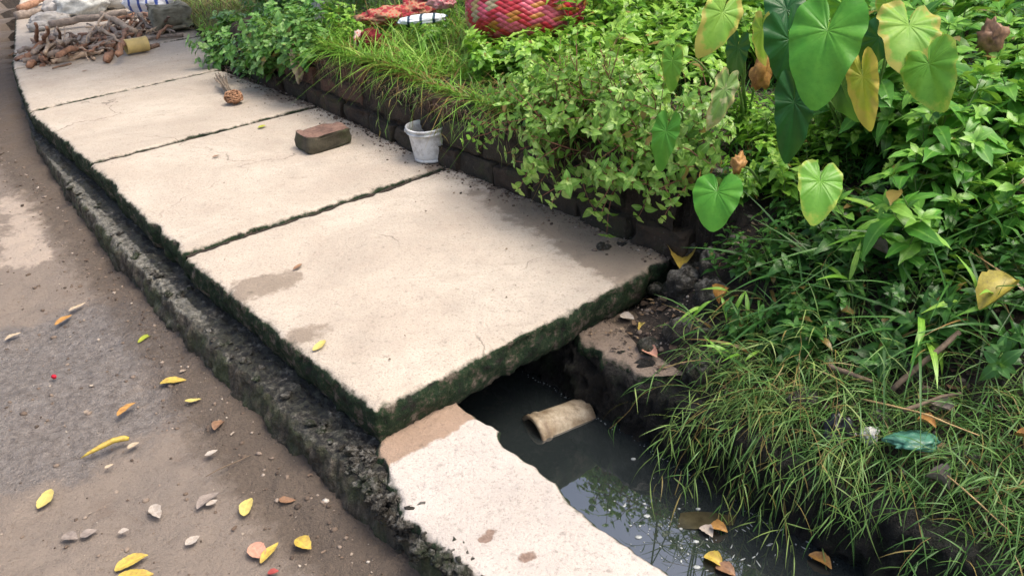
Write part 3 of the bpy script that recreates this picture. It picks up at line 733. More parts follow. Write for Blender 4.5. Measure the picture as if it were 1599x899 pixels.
# ---- floating things on the water
M_foam = mat_plain('pale_scum', (.33, .36, .36), .25, 60, .3, .5)
mb = MB()
def on_water(px, py): return at(px, py, -.379)
for k in range(80):
    if k < 62: cx_, cy_ = rnd.choice([(1000, 845), (1025, 810), (1050, 800), (1075, 850), (985, 800), (1045, 875)]); px, py = cx_+rnd.gauss(0, 22), cy_+rnd.gauss(0, 13)
    else: px, py = rnd.uniform(930, 1300), rnd.uniform(700, 899)
    q = on_water(px, py); s_, a_2 = inv([q[0]], [q[1]])
    if not (.27 < a_2[0] < .79): continue
    r = rnd.choice([.001, .0012, .0015, .002, .0025, .004]); V, F = ICO1
    V = V*(1+.4*fbm(V+k, 1.5, 2, k))[:, None]*np.array([r*rnd.uniform(1, 1.8), r, .0012])@rotm(rnd.uniform(0, 6)).T
    mb.add(V+q, F)
for px, py, r in ((989, 716, .0055), (1006, 786, .004), (974, 790, .0035), (1090, 794, .005), (1087, 845, .006), (1010, 805, .007), (1063, 825, .004), (1088, 885, .007), (997, 838, .007)):
    q = on_water(px, py); V, F = ICO2; mb.add(V*np.array([r*1.5, r, .003])+q, F)
# scum line along the far wall
for k in range(110):
    s_ = rnd.uniform(-1.3, .35); q = P3(s_, .788+.006*math.sin(s_*17)-abs(rnd.gauss(0, .008)), -.379); V, F = ICO1; r = rnd.uniform(.0006, .0016); mb.add(V*np.array([r*2, r*1.5, .0008])+q, F)
for k in range(26):     # chips crowding under the grass
    q = on_water(rnd.uniform(1100, 1290), rnd.uniform(780, 899)); V, F = ICO1; r = rnd.uniform(.002, .004); mb.add((V*np.array([r*rnd.uniform(2, 4), r*.6, .001]))@rotm(rnd.uniform(0, 6)).T+q, F)
tag(mb.build('floating_scum', M_foam), 'pale specks of foam and scum floating on the drain water', 'scum', None, 'stuff')

# ---- single leaves lying about
def leaf_cols(base, tip, rough=.55, trans=.15):
    m, t, b = mat_new('fallen_leaf')
    u = attr(t, 'lu'); e = attr(t, 'edge')
    col = mix(t, ramp(t, nz(t, 70, 4, .7), [(.4, 0), (.62, .8)]), base, tip)
    col = mix(t, ramp(t, u, [(0, .5), (.12, 0)]), col, tuple(min(1, c*1.25) for c in base))
    col = mix(t, ramp(t, nz(t, 180, 2), [(.66, 0), (.72, .7)]), col, (.12, .07, .03))
    L(t, col, b.inputs['Base Color']); b.inputs['Roughness'].default_value = rough; bump(t, b, nz(t, 90, 4), .3, .003); return m
ML = dict(y=leaf_cols((.46, .36, .06), (.32, .20, .05)), py=leaf_cols((.50, .43, .12), (.38, .29, .10)), o=leaf_cols((.42, .23, .06), (.24, .11, .03)),
          g=leaf_cols((.22, .28, .02), (.38, .36, .03)), c=leaf_cols((.44, .36, .25), (.30, .23, .15)), b=leaf_cols((.25, .14, .075), (.13, .07, .04)),
          ol=leaf_cols((.34, .29, .04), (.20, .17, .03)), gr=leaf_cols((.26, .22, .19), (.15, .12, .10)), p=leaf_cols((.50, .27, .19), (.36, .18, .12)), r=leaf_cols((.30, .05, .04), (.2, .03, .03)), w=leaf_cols((.40, .36, .31), (.27, .22, .18)))
def single_leaf(px0, py0, px1, py1, wr, col, z, label, curl=.25, twist=.0, cat='leaf', name='fallen_leaf', onbank=False, lift=.004, seed=0):
    if onbank: A_, B_ = hit(px0, py0, .01), hit(px1, py1, .01); 
    else: A_, B_ = at(px0, py0, z), at(px1, py1, z)
    if onbank and np.linalg.norm(A_-B_) > .25: B_ = A_+(B_-A_)*.12/np.linalg.norm(A_-B_)
    ln = np.linalg.norm(B_-A_); d = (B_-A_)/ln; sd_ = np.cross(d, [0, 0, 1.]); sd_ /= np.linalg.norm(sd_); nn = np.cross(sd_, d)
    n, m = 15, 7; t_ = np.linspace(0, 1, n); u = np.linspace(-1, 1, m)
    w_ = ln*wr*.5*np.sin(PI*np.clip(t_, 0.01, .985)**.8)**.75*(1+.16*noise(np.stack([t_*7, t_*0+seed*3.1, t_*0], -1), 1.3, seed)+.05*np.sin(t_*37+seed)); asy = .25*math.sin(seed*2.3)
    V = []; lu = []; ee = []
    for i in range(n):
        for j in range(m):
            c_ = curl*w_[i]*(u[j]**2)*(.9 if not onbank else 2.0) + .12*ln*curl*math.sin(PI*t_[i])+.05*ln*math.sin(7*t_[i]+seed)*.4
            tw = twist*(t_[i]-.5); su = math.cos(tw)*u[j]; 
            V.append(A_+d*ln*t_[i]+sd_*(w_[i]*su*(1+asy*(1 if u[j] > 0 else -1))+.06*ln*math.sin(PI*t_[i])*(1 if seed % 2 else -1))+nn*(c_+abs(math.sin(tw)*u[j])*w_[i]+lift)); lu.append(abs(u[j])); ee.append(abs(u[j]))
    V = np.array(V); 
    V2 = V-nn*.0008
    F = grid_faces(n, m); 
    o = mesh_obj(name, V, F, ML[col], None, True, {'lu': lu, 'edge': ee})
    origin_to(o, V.mean(0)-nn*.002); tag(o, label, cat); return o
ZR = -.275
LV = [  # px0,py0,px1,py1,width ratio,colour,label
 (250, 600, 292, 595, .36, 'y', 'ragged yellow leaf on the mud nearest the foot of the kerb'),
 (289, 627, 315, 624, .3, 'py', 'small narrow cream leaf just below the ragged yellow leaf'),
 (184, 651, 213, 630, .32, 'o', 'pointed tan orange leaf between the red petal and the long curled leaf'),
 (60, 795, 80, 764, .42, 'py', 'upright lemon yellow leaf with a torn top, alone on the left of the mud'),
 (381, 806, 393, 778, .48, 'py', 'half moon shaped yellow leaf beside the grey crumpled leaf'),
 (462, 842, 486, 858, .55, 'y', 'star shaped crumpled yellow leaf nearest the wall foot'),
 (407, 880, 435, 848, .3, 'y', 'slim yellow leaf crossing a pinkish brown one'),
 (395, 850, 412, 874, .6, 'p', 'pinkish brown leaf under the slim yellow leaf'),
 (180, 893, 232, 868, .42, 'y', 'large spotted yellow leaf, upper one of the overlapping pair'),
 (186, 899, 240, 897, .45, 'y', 'large smooth yellow leaf, lower one of the overlapping pair'),
 (216, 536, 242, 523, .34, 'g', 'olive green leaf near the kerb above the damp mud'),
 (86, 508, 112, 492, .34, 'o', 'golden tan leaf above the damp patch of mud'),
 (8, 532, 34, 520, .3, 'c', 'faded buff leaf at the left edge of the damp patch'),
 (108, 487, 134, 474, .25, 'c', 'thin pale straw coloured leaf beside the golden tan leaf'),
 (50, 302, 66, 306, .5, 'py', 'small cream yellow leaf high up on the road beside the kerb'),
 (8, 296, 26, 292, .4, 'c', 'small buff leaf at the left border of the road'),
 (0, 222, 16, 217, .4, 'c', 'tiny buff leaf farthest up the road'),
 (320, 712, 340, 703, .45, 'w', 'small curved whitish leaf between the kerb and the long curled leaf'),
 (308, 795, 342, 770, .4, 'gr', 'crumpled grey leaf with a folded point in the middle of the mud'),
 (322, 790, 340, 782, .6, 'w', 'pale grey leaf tucked under the crumpled grey one'),
 (290, 852, 312, 838, .6, 'w', 'squarish pale grey leaf lower on the mud'),
 (238, 790, 250, 810, .45, 'w', 'narrow whitish leaf scrap left of the grey leaves'),
 (98, 838, 122, 842, .6, 'gr', 'grey shell like leaf scrap on the lower left mud'),
 (125, 838, 152, 828, .6, 'gr', 'grey brown leaf scrap beside the shell like scrap'),
 (335, 672, 352, 656, .5, 'b', 'brown curled leaf near the foot of the kerb wall'),
 (436, 780, 462, 782, .45, 'b', 'reddish brown curled leaf above the star shaped leaf'),
 (200, 702, 218, 692, .5, 'c', 'pale leaf touching the tip of the long curled leaf'),
 (164, 732, 178, 726, .45, 'c', 'pale leaf scrap below the long curled leaf'),
 (185, 832, 202, 828, .6, 'w', 'whitish leaf scrap above the spotted yellow leaf'),
 (418, 896, 436, 892, .6, 'r', 'dark red leaf at the bottom edge of the mud')]
for k, (a1, b1, a2, b2, wr, cc, lb) in enumerate(LV): single_leaf(a1, b1, a2, b2, wr*1.15, cc, ZR, lb, .25, 0, seed=k)
single_leaf(489, 549, 508, 532, .42, 'py', .003, 'curled pale yellow leaf on the damp patch of the nearest slab', .3, seed=3)
single_leaf(458, 422, 472, 413, .4, 'b', .003, 'tiny reddish brown leaf on the nearest slab', .3, seed=3)
single_leaf(403, 201, 416, 197, .6, 'g', .003, 'tiny yellow green leaf on the slab left of the brick', .3, seed=3)
single_leaf(332, 247, 344, 244, .5, 'b', .003, 'dark leaf scrap on the slab below the brick', .2, seed=2)
single_leaf(128, 113, 139, 111, .5, 'b', .003, 'dark scrap on the slab in front of the firewood', .2, seed=2)
# long curled leaf: a rolled strip
q = np.array([at(126, 717, ZR), at(140, 711, ZR), at(160, 703, ZR), at(180, 694, ZR), at(196, 690, ZR), at(203, 689, ZR)]); q[:, 2] += np.array([.004, .010, .016, .018, .016, .012])
V, F = tube(q, [.001, .0055, .0085, .0095, .010, .006], 10); V[:, 2] = (V[:, 2]-ZR)*1.0+ZR
o = mesh_obj('fallen_leaf', V, F, ML['y'], None, True, {'lu': np.ones(len(V)), 'edge': np.zeros(len(V))}); origin_to(o, V.mean(0)); tag(o, 'long rolled golden yellow leaf on the mud', 'leaf')
# red petal
V, F = ICO2; q = at(85, 590, ZR); o = mesh_obj('flower_petal', (V*(1+.4*fbm(V, 1.8, 2, 3))[:, None])*np.array([.011, .008, .008])+q+np.array([0, 0, .006]), F, mat_plain('red_petal', (.45, .01, .03), .5)); origin_to(o, q); tag(o, 'small crumpled bright red petal on the damp mud', 'petal')
# twig on the mud
q = np.array([at(322, 746, ZR), at(345, 733, ZR), at(372, 722, ZR), at(392, 712, ZR)]); q[:, 2] += .006; V, F = tube(q, [.0012, .002, .0018, .001], 6)
o = mesh_obj('twig', V, F, M_twig); origin_to(o, q[1]); tag(o, 'thin dry twig lying on the mud near the kerb', 'twig')

# pebbles and crumbs on the road
def crumbs(name, n, pos, rlo, rhi, mat, label, cat):
    V0, F0 = ICO1; K = len(V0)
    P = pos(n); r = rlo*(rhi/rlo)**(rng.random(n)**2.2)
    Vn = V0[None]*(1+.35*rng.standard_normal((n, K, 1)).clip(-1.3, 1.3)*.6)*r[:, None, None]*np.array([1, 1, .6])*(1+.5*rng.random((n, 1, 3)))
    an = rng.random(n)*6.28; ca, sa = np.cos(an)[:, None], np.sin(an)[:, None]
    X = Vn[..., 0]*ca-Vn[..., 1]*sa; Y = Vn[..., 0]*sa+Vn[..., 1]*ca
    V = np.stack([X, Y, Vn[..., 2]], -1)+P[:, None]
    F = (F0[None]+(np.arange(n)*K)[:, None, None]).reshape(-1, 3)
    o = mesh_obj(name, V.reshape(-1, 3), F, mat, None, True, {'lc': np.repeat(rng.random(n), K)}); tag(o, label, cat, None, 'stuff'); return o
def mat_crumb():
    m, t, b = mat_new('pebbles'); c = ramp(t, attr(t, 'lc'), [(0, (.05, .036, .027)), (.5, (.13, .095, .07)), (.9, (.24, .19, .15)), (.985, (.36, .31, .26)), (1, (.5, .46, .4))])
    L(t, c, b.inputs['Base Color']); b.inputs['Roughness'].default_value = .9; return m
M_crumb = mat_crumb()
def pos_road(n):
    s = rng.uniform(-1.4, 7, n); a = -.15-np.abs(rng.standard_normal(n))*.12; k = rng.random(n) < .55
    s = np.where(k, rng.uniform(-1.4, 2.5, n), s); a = np.where(k, rng.uniform(-1.9, -.16, n), a)
    x, y = P2(s, a); z = gheight(s, a, x, y); return np.stack([x, y, z+.001], -1)
crumbs('gravel', 2600, pos_road, .0014, .009, M_crumb, 'crumbs of earth and small pebbles strewn over the road', 'gravel')
def pos_edge(n):
    s = rng.uniform(0, 4.4, n); a = WB-.0-np.abs(rng.standard_normal(n))**1.5*.035; return P3(s, a, .002)
crumbs('soil_crumbs', 2200, pos_edge, .0012, .0075, M_crumb, 'soil crumbs fallen along the foot of the garden wall', 'soil')
def pos_bank(n):
    s = rng.uniform(-1.7, .4, n); a = rng.uniform(.9, 2.4, n); x, y = P2(s, a); z = gheight(s, a, x, y); return np.stack([x, y, z+.002], -1)
crumbs('bank_litter', 5000, pos_bank, .002, .011, M_crumb, 'dirt clods and litter on the dark bank', 'soil')

def flakes(name, n, pos, lo, hi, label, cat, stops):
    m, t, b = mat_new(name); L(t, ramp(t, attr(t, 'lc'), stops), b.inputs['Base Color']); b.inputs['Roughness'].default_value = .8
    P = pos(n); n = len(P); K = 7; th = np.arange(6)*PI/3; r = lo+(hi-lo)*rng.random(n)**2
    rad = r[:, None]*(.35+.9*rng.random((n, 6))); el_ = .3+.7*rng.random(n); a = rng.random(n)*6.28
    X = rad*np.cos(th); Y = rad*np.sin(th)*el_[:, None]; Z = .002+rng.random((n, 6))*r[:, None]*.45
    V = np.zeros((n, K, 3)); V[:, 1:, 0] = X*np.cos(a)[:, None]-Y*np.sin(a)[:, None]; V[:, 1:, 1] = X*np.sin(a)[:, None]+Y*np.cos(a)[:, None]; V[:, 1:, 2] = Z; V[:, 0, 2] = .002
    V += P[:, None]; f = np.array([[0, 1+i, 1+(i+1) % 6] for i in range(6)]); F = (f[None]+(np.arange(n)*K)[:, None, None]).reshape(-1, 3)
    o = mesh_obj(name, V.reshape(-1, 3), F, m, None, False, {'lc': np.repeat(rng.random(n), K)}); tag(o, label, cat, None, 'stuff')
def pos_litter(n):
    s = rng.uniform(-1.3, 3.5, n); k = rng.random(n) < .6; s = np.where(k, rng.uniform(-1.3, -.1, n), s); a = np.where(k, rng.uniform(-1.1, -.2, n), -.14-np.abs(rng.standard_normal(n))*.25); x, y = P2(s, a); return np.stack([x, y, look(x, y)[2]+.001], -1)
flakes('leaf_litter', 330, pos_litter, .003, .013, 'small scraps of dead leaf and dirt scattered over the mud', 'litter', [(0, (.07, .045, .03)), (.4, (.16, .11, .075)), (.7, (.27, .22, .17)), (1, (.42, .37, .3))])
def pos_banklitter(n):
    s = rng.uniform(-1.7, .4, n); a = rng.uniform(.88, 1.9, n); x, y = P2(s, a); return np.stack([x, y, look(x, y)[2]+.004], -1)
flakes('bank_leaf_litter', 1100, pos_banklitter, .006, .028, 'dead leaves and scraps lying over the dark bank', 'litter', [(0, (.02, .014, .01)), (.5, (.07, .045, .028)), (.8, (.16, .10, .05)), (1, (.3, .22, .12))])
def pos_wt(n):
    return P3(rng.uniform(-.34, .12, n), rng.uniform(.84, 1.02, n), -.124)
flakes('wall_top_litter', 130, pos_wt, .003, .014, 'dead leaf scraps and dirt on the brown wall top', 'litter', [(0, (.02, .014, .01)), (.5, (.07, .045, .028)), (.85, (.18, .12, .07)), (1, (.3, .24, .17))])
def pos_slab(n):
    s = rng.uniform(.02, 5, n); a = WB-.02-np.abs(rng.standard_normal(n))*.22; k = rng.random(n) < .3; a = np.where(k, rng.uniform(.05, 1.2, n), a); q = P3(s, a, .003); return q[(a > .03)]
flakes('slab_litter', 260, pos_slab, .002, .008, 'tiny bits of dirt and dead leaf on the slabs', 'litter', [(0, (.05, .03, .02)), (.6, (.15, .10, .06)), (1, (.3, .24, .17))])

# ---- rocks at the bank by the slab end
RK = [(1085, 410, .085, .07, 'dark mossy boulder beside the slab end, highest of the bank rocks'), (1065, 450, .075, .06, 'squat mossy rock behind the hanging yellow leaf'), (1062, 525, .055, .055, 'green flecked rock at the end of the brown wall top'),
      (1090, 585, .06, .045, 'brown mossy stone low on the bank near the water'), (1115, 470, .07, .06, 'blackish rock below the dried orange leaf'), (1010, 398, .03, .025, 'small rock wedged against the slab side'), (1110, 415, .05, .05, 'grey brown stone behind the dried leaf stalk')]
for k, (px, py, r, h, lb) in enumerate(RK):
    c = hit(px, py); V, F = ICO4; V = V*(1+.28*fbm(V+k*3, 1.3, 4, k))[:, None]*np.array([r, r*.8, h]); V += .004*fbm(V, 40, 3, k)[:, None]
    o = mesh_obj('rock', V@rotm(k*1.3).T, F, M_rock); place(o, (c[0], c[1], c[2]+h*.25)); tag(o, lb, 'rock', 'mossy rocks on the bank')
for k in range(26):
    s_, a_2 = rnd.uniform(-1.5, .1), rnd.uniform(.93, 1.5); x, y = P2(s_, a_2); r = rnd.uniform(.02, .055); z = gz(x, y)
    if k < 3: V, F = ICO3; RV = [mesh_obj('rock', (V*(1+.3*fbm(V+j*5, 1.4, 3, j))[:, None]*np.array([1, .8, .7])), F, M_rock) for j in range(3)] if k == 0 else RV; o = RV[k]
    else: o = RV[k % 3].copy(); C.objects.link(o)
    place(o, (x, y, z), rnd.uniform(0, 6), 0, 0, r); tag(o, 'small dark stone half buried in the grassy bank beside the water', 'rock', 'small stones in the bank')
V, F = ICO2; q = hit(1040, 490); 

for k in range(34):
    s_, a_2 = rnd.uniform(-.12, .28), rnd.uniform(WB-.12, WB+.14); x, y = P2(s_, a_2); z = max(gz(x, y), -.1)+rnd.uniform(0, .10)*sst(s_, 0, .2); r = rnd.uniform(.015, .05)
    o = RV[k % 3].copy(); C.objects.link(o); place(o, (x, y, z), rnd.uniform(0, 6), rnd.uniform(0, 2), 0, r); tag(o, 'broken stone in the crumbled end of the brick wall by the slab corner', 'rock', 'rubble at the end of the brick wall')

# ---- bank litter
single_leaf(1146, 462, 1132, 486, .8, 'o', 0, 'dried crumpled orange brown leaf hanging on the mossy rocks', .9, .6, onbank=True, lift=.06, seed=5)
single_leaf(1042, 440, 1005, 488, .42, 'y', 0, 'curved golden yellow leaf hanging below the slab corner', .5, .2, onbank=True, lift=.05, seed=4)
single_leaf(1055, 415, 1062, 440, .5, 'y', 0, 'small yellow leaf above the curved golden leaf', .4, onbank=True, lift=.05, seed=4)
single_leaf(1000, 525, 1022, 515, .8, 'y', -.12, 'crumpled yellow brown leaf on the brown wall top', .8, seed=2)
single_leaf(1008, 548, 1026, 560, .9, 'p', -.12, 'pinkish leaf scrap on the brown wall top', .8, seed=1)
single_leaf(970, 492, 990, 500, .8, 'w', -.12, 'pale chip of leaf on the far corner of the brown wall top', .4, seed=1)
single_leaf(1108, 822, 1136, 832, .75, 'o', -.378, 'bright orange leaf floating beside the sunken plastic scrap', .9, seed=3)
single_leaf(1092, 825, 1112, 840, .8, 'w', -.378, 'pale folded leaf floating against the orange one', .5, seed=2)
single_leaf(1100, 868, 1128, 885, .8, 'y', -.378, 'curled yellow leaf floating near the cap edge', .6, seed=4)
single_leaf(1118, 884, 1148, 899, .8, 'b', -.378, 'dark brown leaf floating below the curled yellow one', .4, seed=4)
single_leaf(1262, 868, 1298, 890, .6, 'o', -.376, 'yellow brown leaf floating under the hanging grass', .5, seed=2)
single_leaf(1600, 480, 1545, 525, .8, 'ol', 0, 'large fading yellow leaf in the shade of the broad weeds', .5, onbank=True, lift=.12, seed=4)
single_leaf(1425, 700, 1455, 712, .8, 'o', 0, 'orange leaf caught in the grass above the green bag', .5, onbank=True, lift=.09, seed=4)
single_leaf(1572, 740, 1605, 755, .9, 'o', 0, 'torn amber leaf in the thick grass far right', .5, onbank=True, lift=.12, seed=4)
single_leaf(1425, 780, 1460, 800, .9, 'gr', 0, 'crumpled grey brown dead leaf in the grass below the green bag', .8, onbank=True, lift=.09, seed=4)
single_leaf(1450, 665, 1490, 680, .8, 'gr', 0, 'flat grey dead leaf right of the long straw', .4, onbank=True, lift=.07, seed=1)
single_leaf(1345, 405, 1378, 425, .7, 'gr', 0, 'curled grey dead leaf among grass under the heart shaped leaf', .6, onbank=True, lift=.06, seed=1)
single_leaf(1375, 560, 1410, 575, .7, 'c', 0, 'pale dead leaf beside the bare stick', .5, onbank=True, lift=.06, seed=3)
single_leaf(1225, 410, 1245, 425, .7, 'p', 0, 'pinkish dead leaf in the grass right of the dried orange leaf', .5, onbank=True, lift=.07, seed=3)
# sunken scrap of plastic just under the surface film
n, m = 14, 8; V = []
cA, cB = on_water(1060, 812), on_water(1148, 812)
for i in range(n):
    for j in range(m):
        t_ = i/(n-1); u = j/(m-1)-.5; V.append(cA*(1-t_)+cB*t_+np.array([.02*u, .055*u*(1+.3*math.sin(5*t_)), .0012+.0012*math.sin(9*t_+4*u)]))
o = mesh_obj('plastic_scrap', V, grid_faces(n, m), mat_plain('murky_plastic', (.045, .04, .022), .25, 30, .4, .4)); origin_to(o, np.mean(V, 0)); tag(o, 'murky brown scrap of plastic film afloat in the drain', 'plastic')

def crumple(name, px, py, rx, ry, rz, mat, label, cat, seed=0, lift=.03, pos=None, sub=None, amp=.45, yaw=0, fr=2.2, group=None):
    c = hit(px, py) if pos is None else np.asarray(pos, float); V, F = ICO4
    n_ = fbm(V+seed*7.1, fr, 4, seed, .6); rdg = 1-np.abs(fbm(V+seed*3, fr*1.3, 3, seed+4))
    V = V*(1+amp*n_*.5+amp*.45*(rdg-.5))[:, None]*np.array([rx, ry, rz])
    o = mesh_obj(name, V@rotm(yaw).T, F, mat); place(o, (c[0], c[1], c[2]+lift)); return tag(o, label, cat, group)
M_blackbag = mat_plain('black_plastic', (.014, .014, .016), .28, 20, .3, .6); M_white = mat_plain('white_plastic', (.5, .51, .48), .5, 30, .3)
M_green = mat_plain('green_plastic', (.06, .19, .13), .4, 25, .35, .5)
crumple('plastic_bag', 1308, 705, .045, .035, .065, M_blackbag, 'crumpled black plastic bag caught in the hanging grass', 'bag', 3, .04, fr=3.5, amp=.7)
crumple('plastic_bag', 1350, 712, .022, .02, .024, M_white, 'small crumpled white plastic bag right beside the black one', 'bag', 5, .075, fr=3, amp=.6)
crumple('plastic_bag', 1418, 728, .058, .032, .016, M_green, 'flattened sea green plastic bag in the bank grass', 'bag', 8, .085, fr=1.5, amp=.75)
crumple('plastic_bag', 1300, 525, .045, .03, .03, M_blackbag, 'dark plastic bag scrap half buried under grass by the brown stick', 'bag', 9, .02, fr=3, amp=.6)

def stick(name, pts, r0, r1, mat, label, cat, group=None, seed=0, n=9, wob=.01, lifts=None):
    pts = np.asarray(pts, float); t_ = np.linspace(0, 1, 12); T = np.linspace(0, 1, len(pts))
    q = np.stack([np.interp(t_, T, pts[:, i]) for i in range(3)], -1); q = q+wob*np.stack([noise(q, 9, seed), noise(q, 9, seed+1), noise(q, 9, seed+2)*.5], -1)
    V, F = tube(q, np.linspace(r0, r1, 12)*(1+.25*noise(q, 30, seed)), n, rough=r0*.2, seed=seed)
    o = mesh_obj(name, V, F, mat); origin_to(o, q[0]); return tag(o, label, cat, group)
def hp(px, py, dz=.03): p = hit(px, py); return p+np.array([0, 0, dz])
stick('stick', [hp(1385, 655, .10), hp(1430, 622, .13), hp(1477, 590, .14)], .009, .006, M_twig, 'bare grey brown stick slanting up the bank', 'stick', seed=1)
stick('stick', [hp(1284, 616, .10), hp(1350, 640, .10)], .007, .005, M_twig, 'short brown stick lying in grass left of the slanting stick', 'stick', seed=2)
stick('stick', [hp(1400, 686, .10), hp(1450, 670, .11), hp(1487, 663, .11)], .006, .004, M_twig, 'thin brown stick just below the slanting stick', 'stick', seed=3)
stick('straw_stalk', [hp(1335, 668, .10), hp(1430, 702, .12), hp(1512, 738, .12)], .0028, .0018, M_strawm, 'long pale straw stalk lying across the grass by the green bag', 'straw', seed=4, wob=.003)
stick('straw_stalk', [hp(1462, 800, .12), hp(1520, 850, .12), hp(1560, 890, .12)], .0022, .0016, M_strawm, 'pale straw stalk low in the grass below the dead leaf', 'straw', seed=6, wob=.003)
stick('twig', [at(1035, 575, -.08), at(1060, 568, -.06), at(1110, 560, -.03)], .0022, .0015, M_strawm, 'thin pale twig sticking out over the water beside the brown wall top', 'twig', seed=5, wob=.004)

# ---- firewood heap and other things on the far slabs
WM = [mat_plain('firewood_bark', (.20, .13, .09), .9, 30, .6), mat_plain('firewood_pale', (.46, .35, .25), .85, 30, .35), mat_plain('firewood_red', (.30, .17, .11), .9, 30, .4), mat_plain('firewood_grey', (.28, .23, .19), .9, 30, .4)]
protos = []
for k in range(12):
    ln = 1.0; n_ = 9; t_ = np.linspace(0, 1, n_); q = np.stack([t_-.5, .035*np.sin(t_*rnd.uniform(2, 5)+k)+.008*rng.standard_normal(n_), .03*np.sin(t_*rnd.uniform(2, 6)+k*2)+.015*rng.standard_normal(n_)], -1)
    r0 = rnd.uniform(.020, .044)
    q = q+.014*rng.standard_normal((n_, 3))*np.array([.3, 1, 1]); V, F = tube(q, r0*np.linspace(1.05, .7, n_)*(.8+.45*rng.random(n_)), 6, rough=.026, seed=k); mb = MB(); mb.add(V, F)
    if k % 2:
        i = 4; b = q[i]+np.array([.25, rnd.choice([-.2, .2]), .12]); V, F = tube(np.linspace(q[i], b, 5)+.01*rng.standard_normal((5, 3)), np.linspace(r0*.7, r0*.35, 5), 7); mb.add(V, F)
    o = mb.build('firewood_stick', WM[k % 4]); protos.append(o)
used = set()
def wood(px, py, ang_px, lpx, z, proto, label, thick=1.0, pit=0.0, group='firewood sticks in the heap on the slab'):
    dx, dy = math.cos(math.radians(ang_px))*lpx/2, -math.sin(math.radians(ang_px))*lpx/2
    A_, B_ = at(px-dx, py-dy, z), at(px+dx, py+dy, z); d = B_-A_; ln = np.linalg.norm(d); c = (A_+B_)/2
    base = protos[proto]; o = base if proto not in used else base.copy()
    if proto in used: C.objects.link(o)
    used.add(proto); place(o, c, math.atan2(d[1], d[0]), 0, -pit, (ln, min(ln, .45)*thick, min(ln, .45)*thick)); o.rotation_euler = (rnd.uniform(0, 6.28), -pit, math.atan2(d[1], d[0]))
    tag(o, label, 'firewood', group); return o
gen = 'brown dry branch piece in the jumbled firewood heap on the slab'
for k in range(105):
    u = rnd.random(); px = 45+u*142+rnd.gauss(0, 7); py = 90-u*22+rnd.gauss(0, 11)-abs(rnd.gauss(0, 9)); z = max(.015, rnd.uniform(.015, .12)-abs(py-76+u*15)*.004)
    wood(px, min(py, 96-u*25), rnd.gauss(12, 26), rnd.uniform(16, 58), z, k % 12, gen, rnd.uniform(.75, 1.3), rnd.gauss(0, .08))
for k in range(62):
    px = rnd.uniform(180, 268); wood(px, 42-(px-180)*.10+rnd.gauss(0, 8), rnd.gauss(0, 26), rnd.uniform(12, 38), rnd.uniform(.015, .09), (k*5) % 12, 'reddish brown stick in the smaller pile before the blue and white bag', rnd.uniform(.7, 1.2), rnd.gauss(0, .15), 'firewood sticks in the small pile by the bag')
def pole(a1, a2, z1, z2, r0, r1, mi, lb, seed): return stick('firewood_stick', [at(*a1, z1), at(*a2, z2)], r0, r1, WM[mi], lb, 'firewood', 'firewood sticks in the heap on the slab', seed, 9, .02)
pole((57, 38), (60, 70), .26, .04, .012, .018, 2, 'upright forked stick end, leftmost prong above the heap', 1)
pole((75, 42), (68, 72), .26, .04, .012, .016, 2, 'second upright prong poking above the heap', 2)
pole((88, 44), (96, 72), .22, .04, .010, .015, 0, 'third shorter prong poking above the heap', 3)
pole((160, 22), (210, 48), .14, .10, .022, .024, 1, 'long smooth pale branch lying over the heap, slanting', 4)
pole((163, 24), (120, 78), .14, .05, .010, .014, 1, 'thin pale forked branch crossing the front of the heap', 5)
pole((35, 96), (120, 78), .03, .05, .022, .026, 3, 'thick grey branch at the front edge of the heap', 6)
pole((82, 96), (150, 82), .02, .03, .022, .020, 1, 'light orange brown branch at the front foot of the heap', 7)
pole((140, 78), (192, 60), .05, .06, .030, .026, 3, 'thick striped grey log next to the bamboo piece', 8)
pole((205, 62), (285, 55), .03, .02, .018, .016, 3, 'grey branch below the concrete block', 9)
pole((75, 38), (200, 20), .06, .08, .030, .028, 3, 'long flat grey plank behind the heap', 10)
pole((25, 26), (74, 17), .03, .03, .04, .035, 3, 'grey log lying across the joint at the road side', 11)
pole((33, 13), (70, -2), .05, .05, .035, .03, 2, 'knotty brown branch on the farthest slab', 12)
pole((110, 99), (80, 108), .01, .01, .008, .006, 0, 'thin twig lying alone in front of the heap', 13)
# bamboo piece and bark
a_, b_ = at(197, 78, .045), at(231, 72, .045); d = b_-a_; ln = np.linalg.norm(d); d /= ln; u_ = np.array([-d[1], d[0], 0])
V, F = lathe([(.046, 0), (.056, 0), (.056, .01), (.054, .03), (.054, ln*.9), (.057, ln*.95), (.055, ln), (.046, ln), (.046, ln*.3), (.046, 0)], 28)
V2 = V[:, 2:3]*d+V[:, 0:1]*u_+V[:, 1:2]*np.array([0, 0, 1.])+a_+np.array([0, 0, .02])
o = mesh_obj('bamboo_piece', V2, F, mat_plain('bamboo', (.52, .40, .16), .5, 12, .2)); origin_to(o, V2.mean(0)); tag(o, 'short pale yellow bamboo section at the end of the firewood heap', 'bamboo')
stick('bark_piece', [at(222, 78, .015), at(247, 70, .015)], .022, .018, WM[0], 'dark bark piece lying alone beside the bamboo section', 'bark', seed=3)
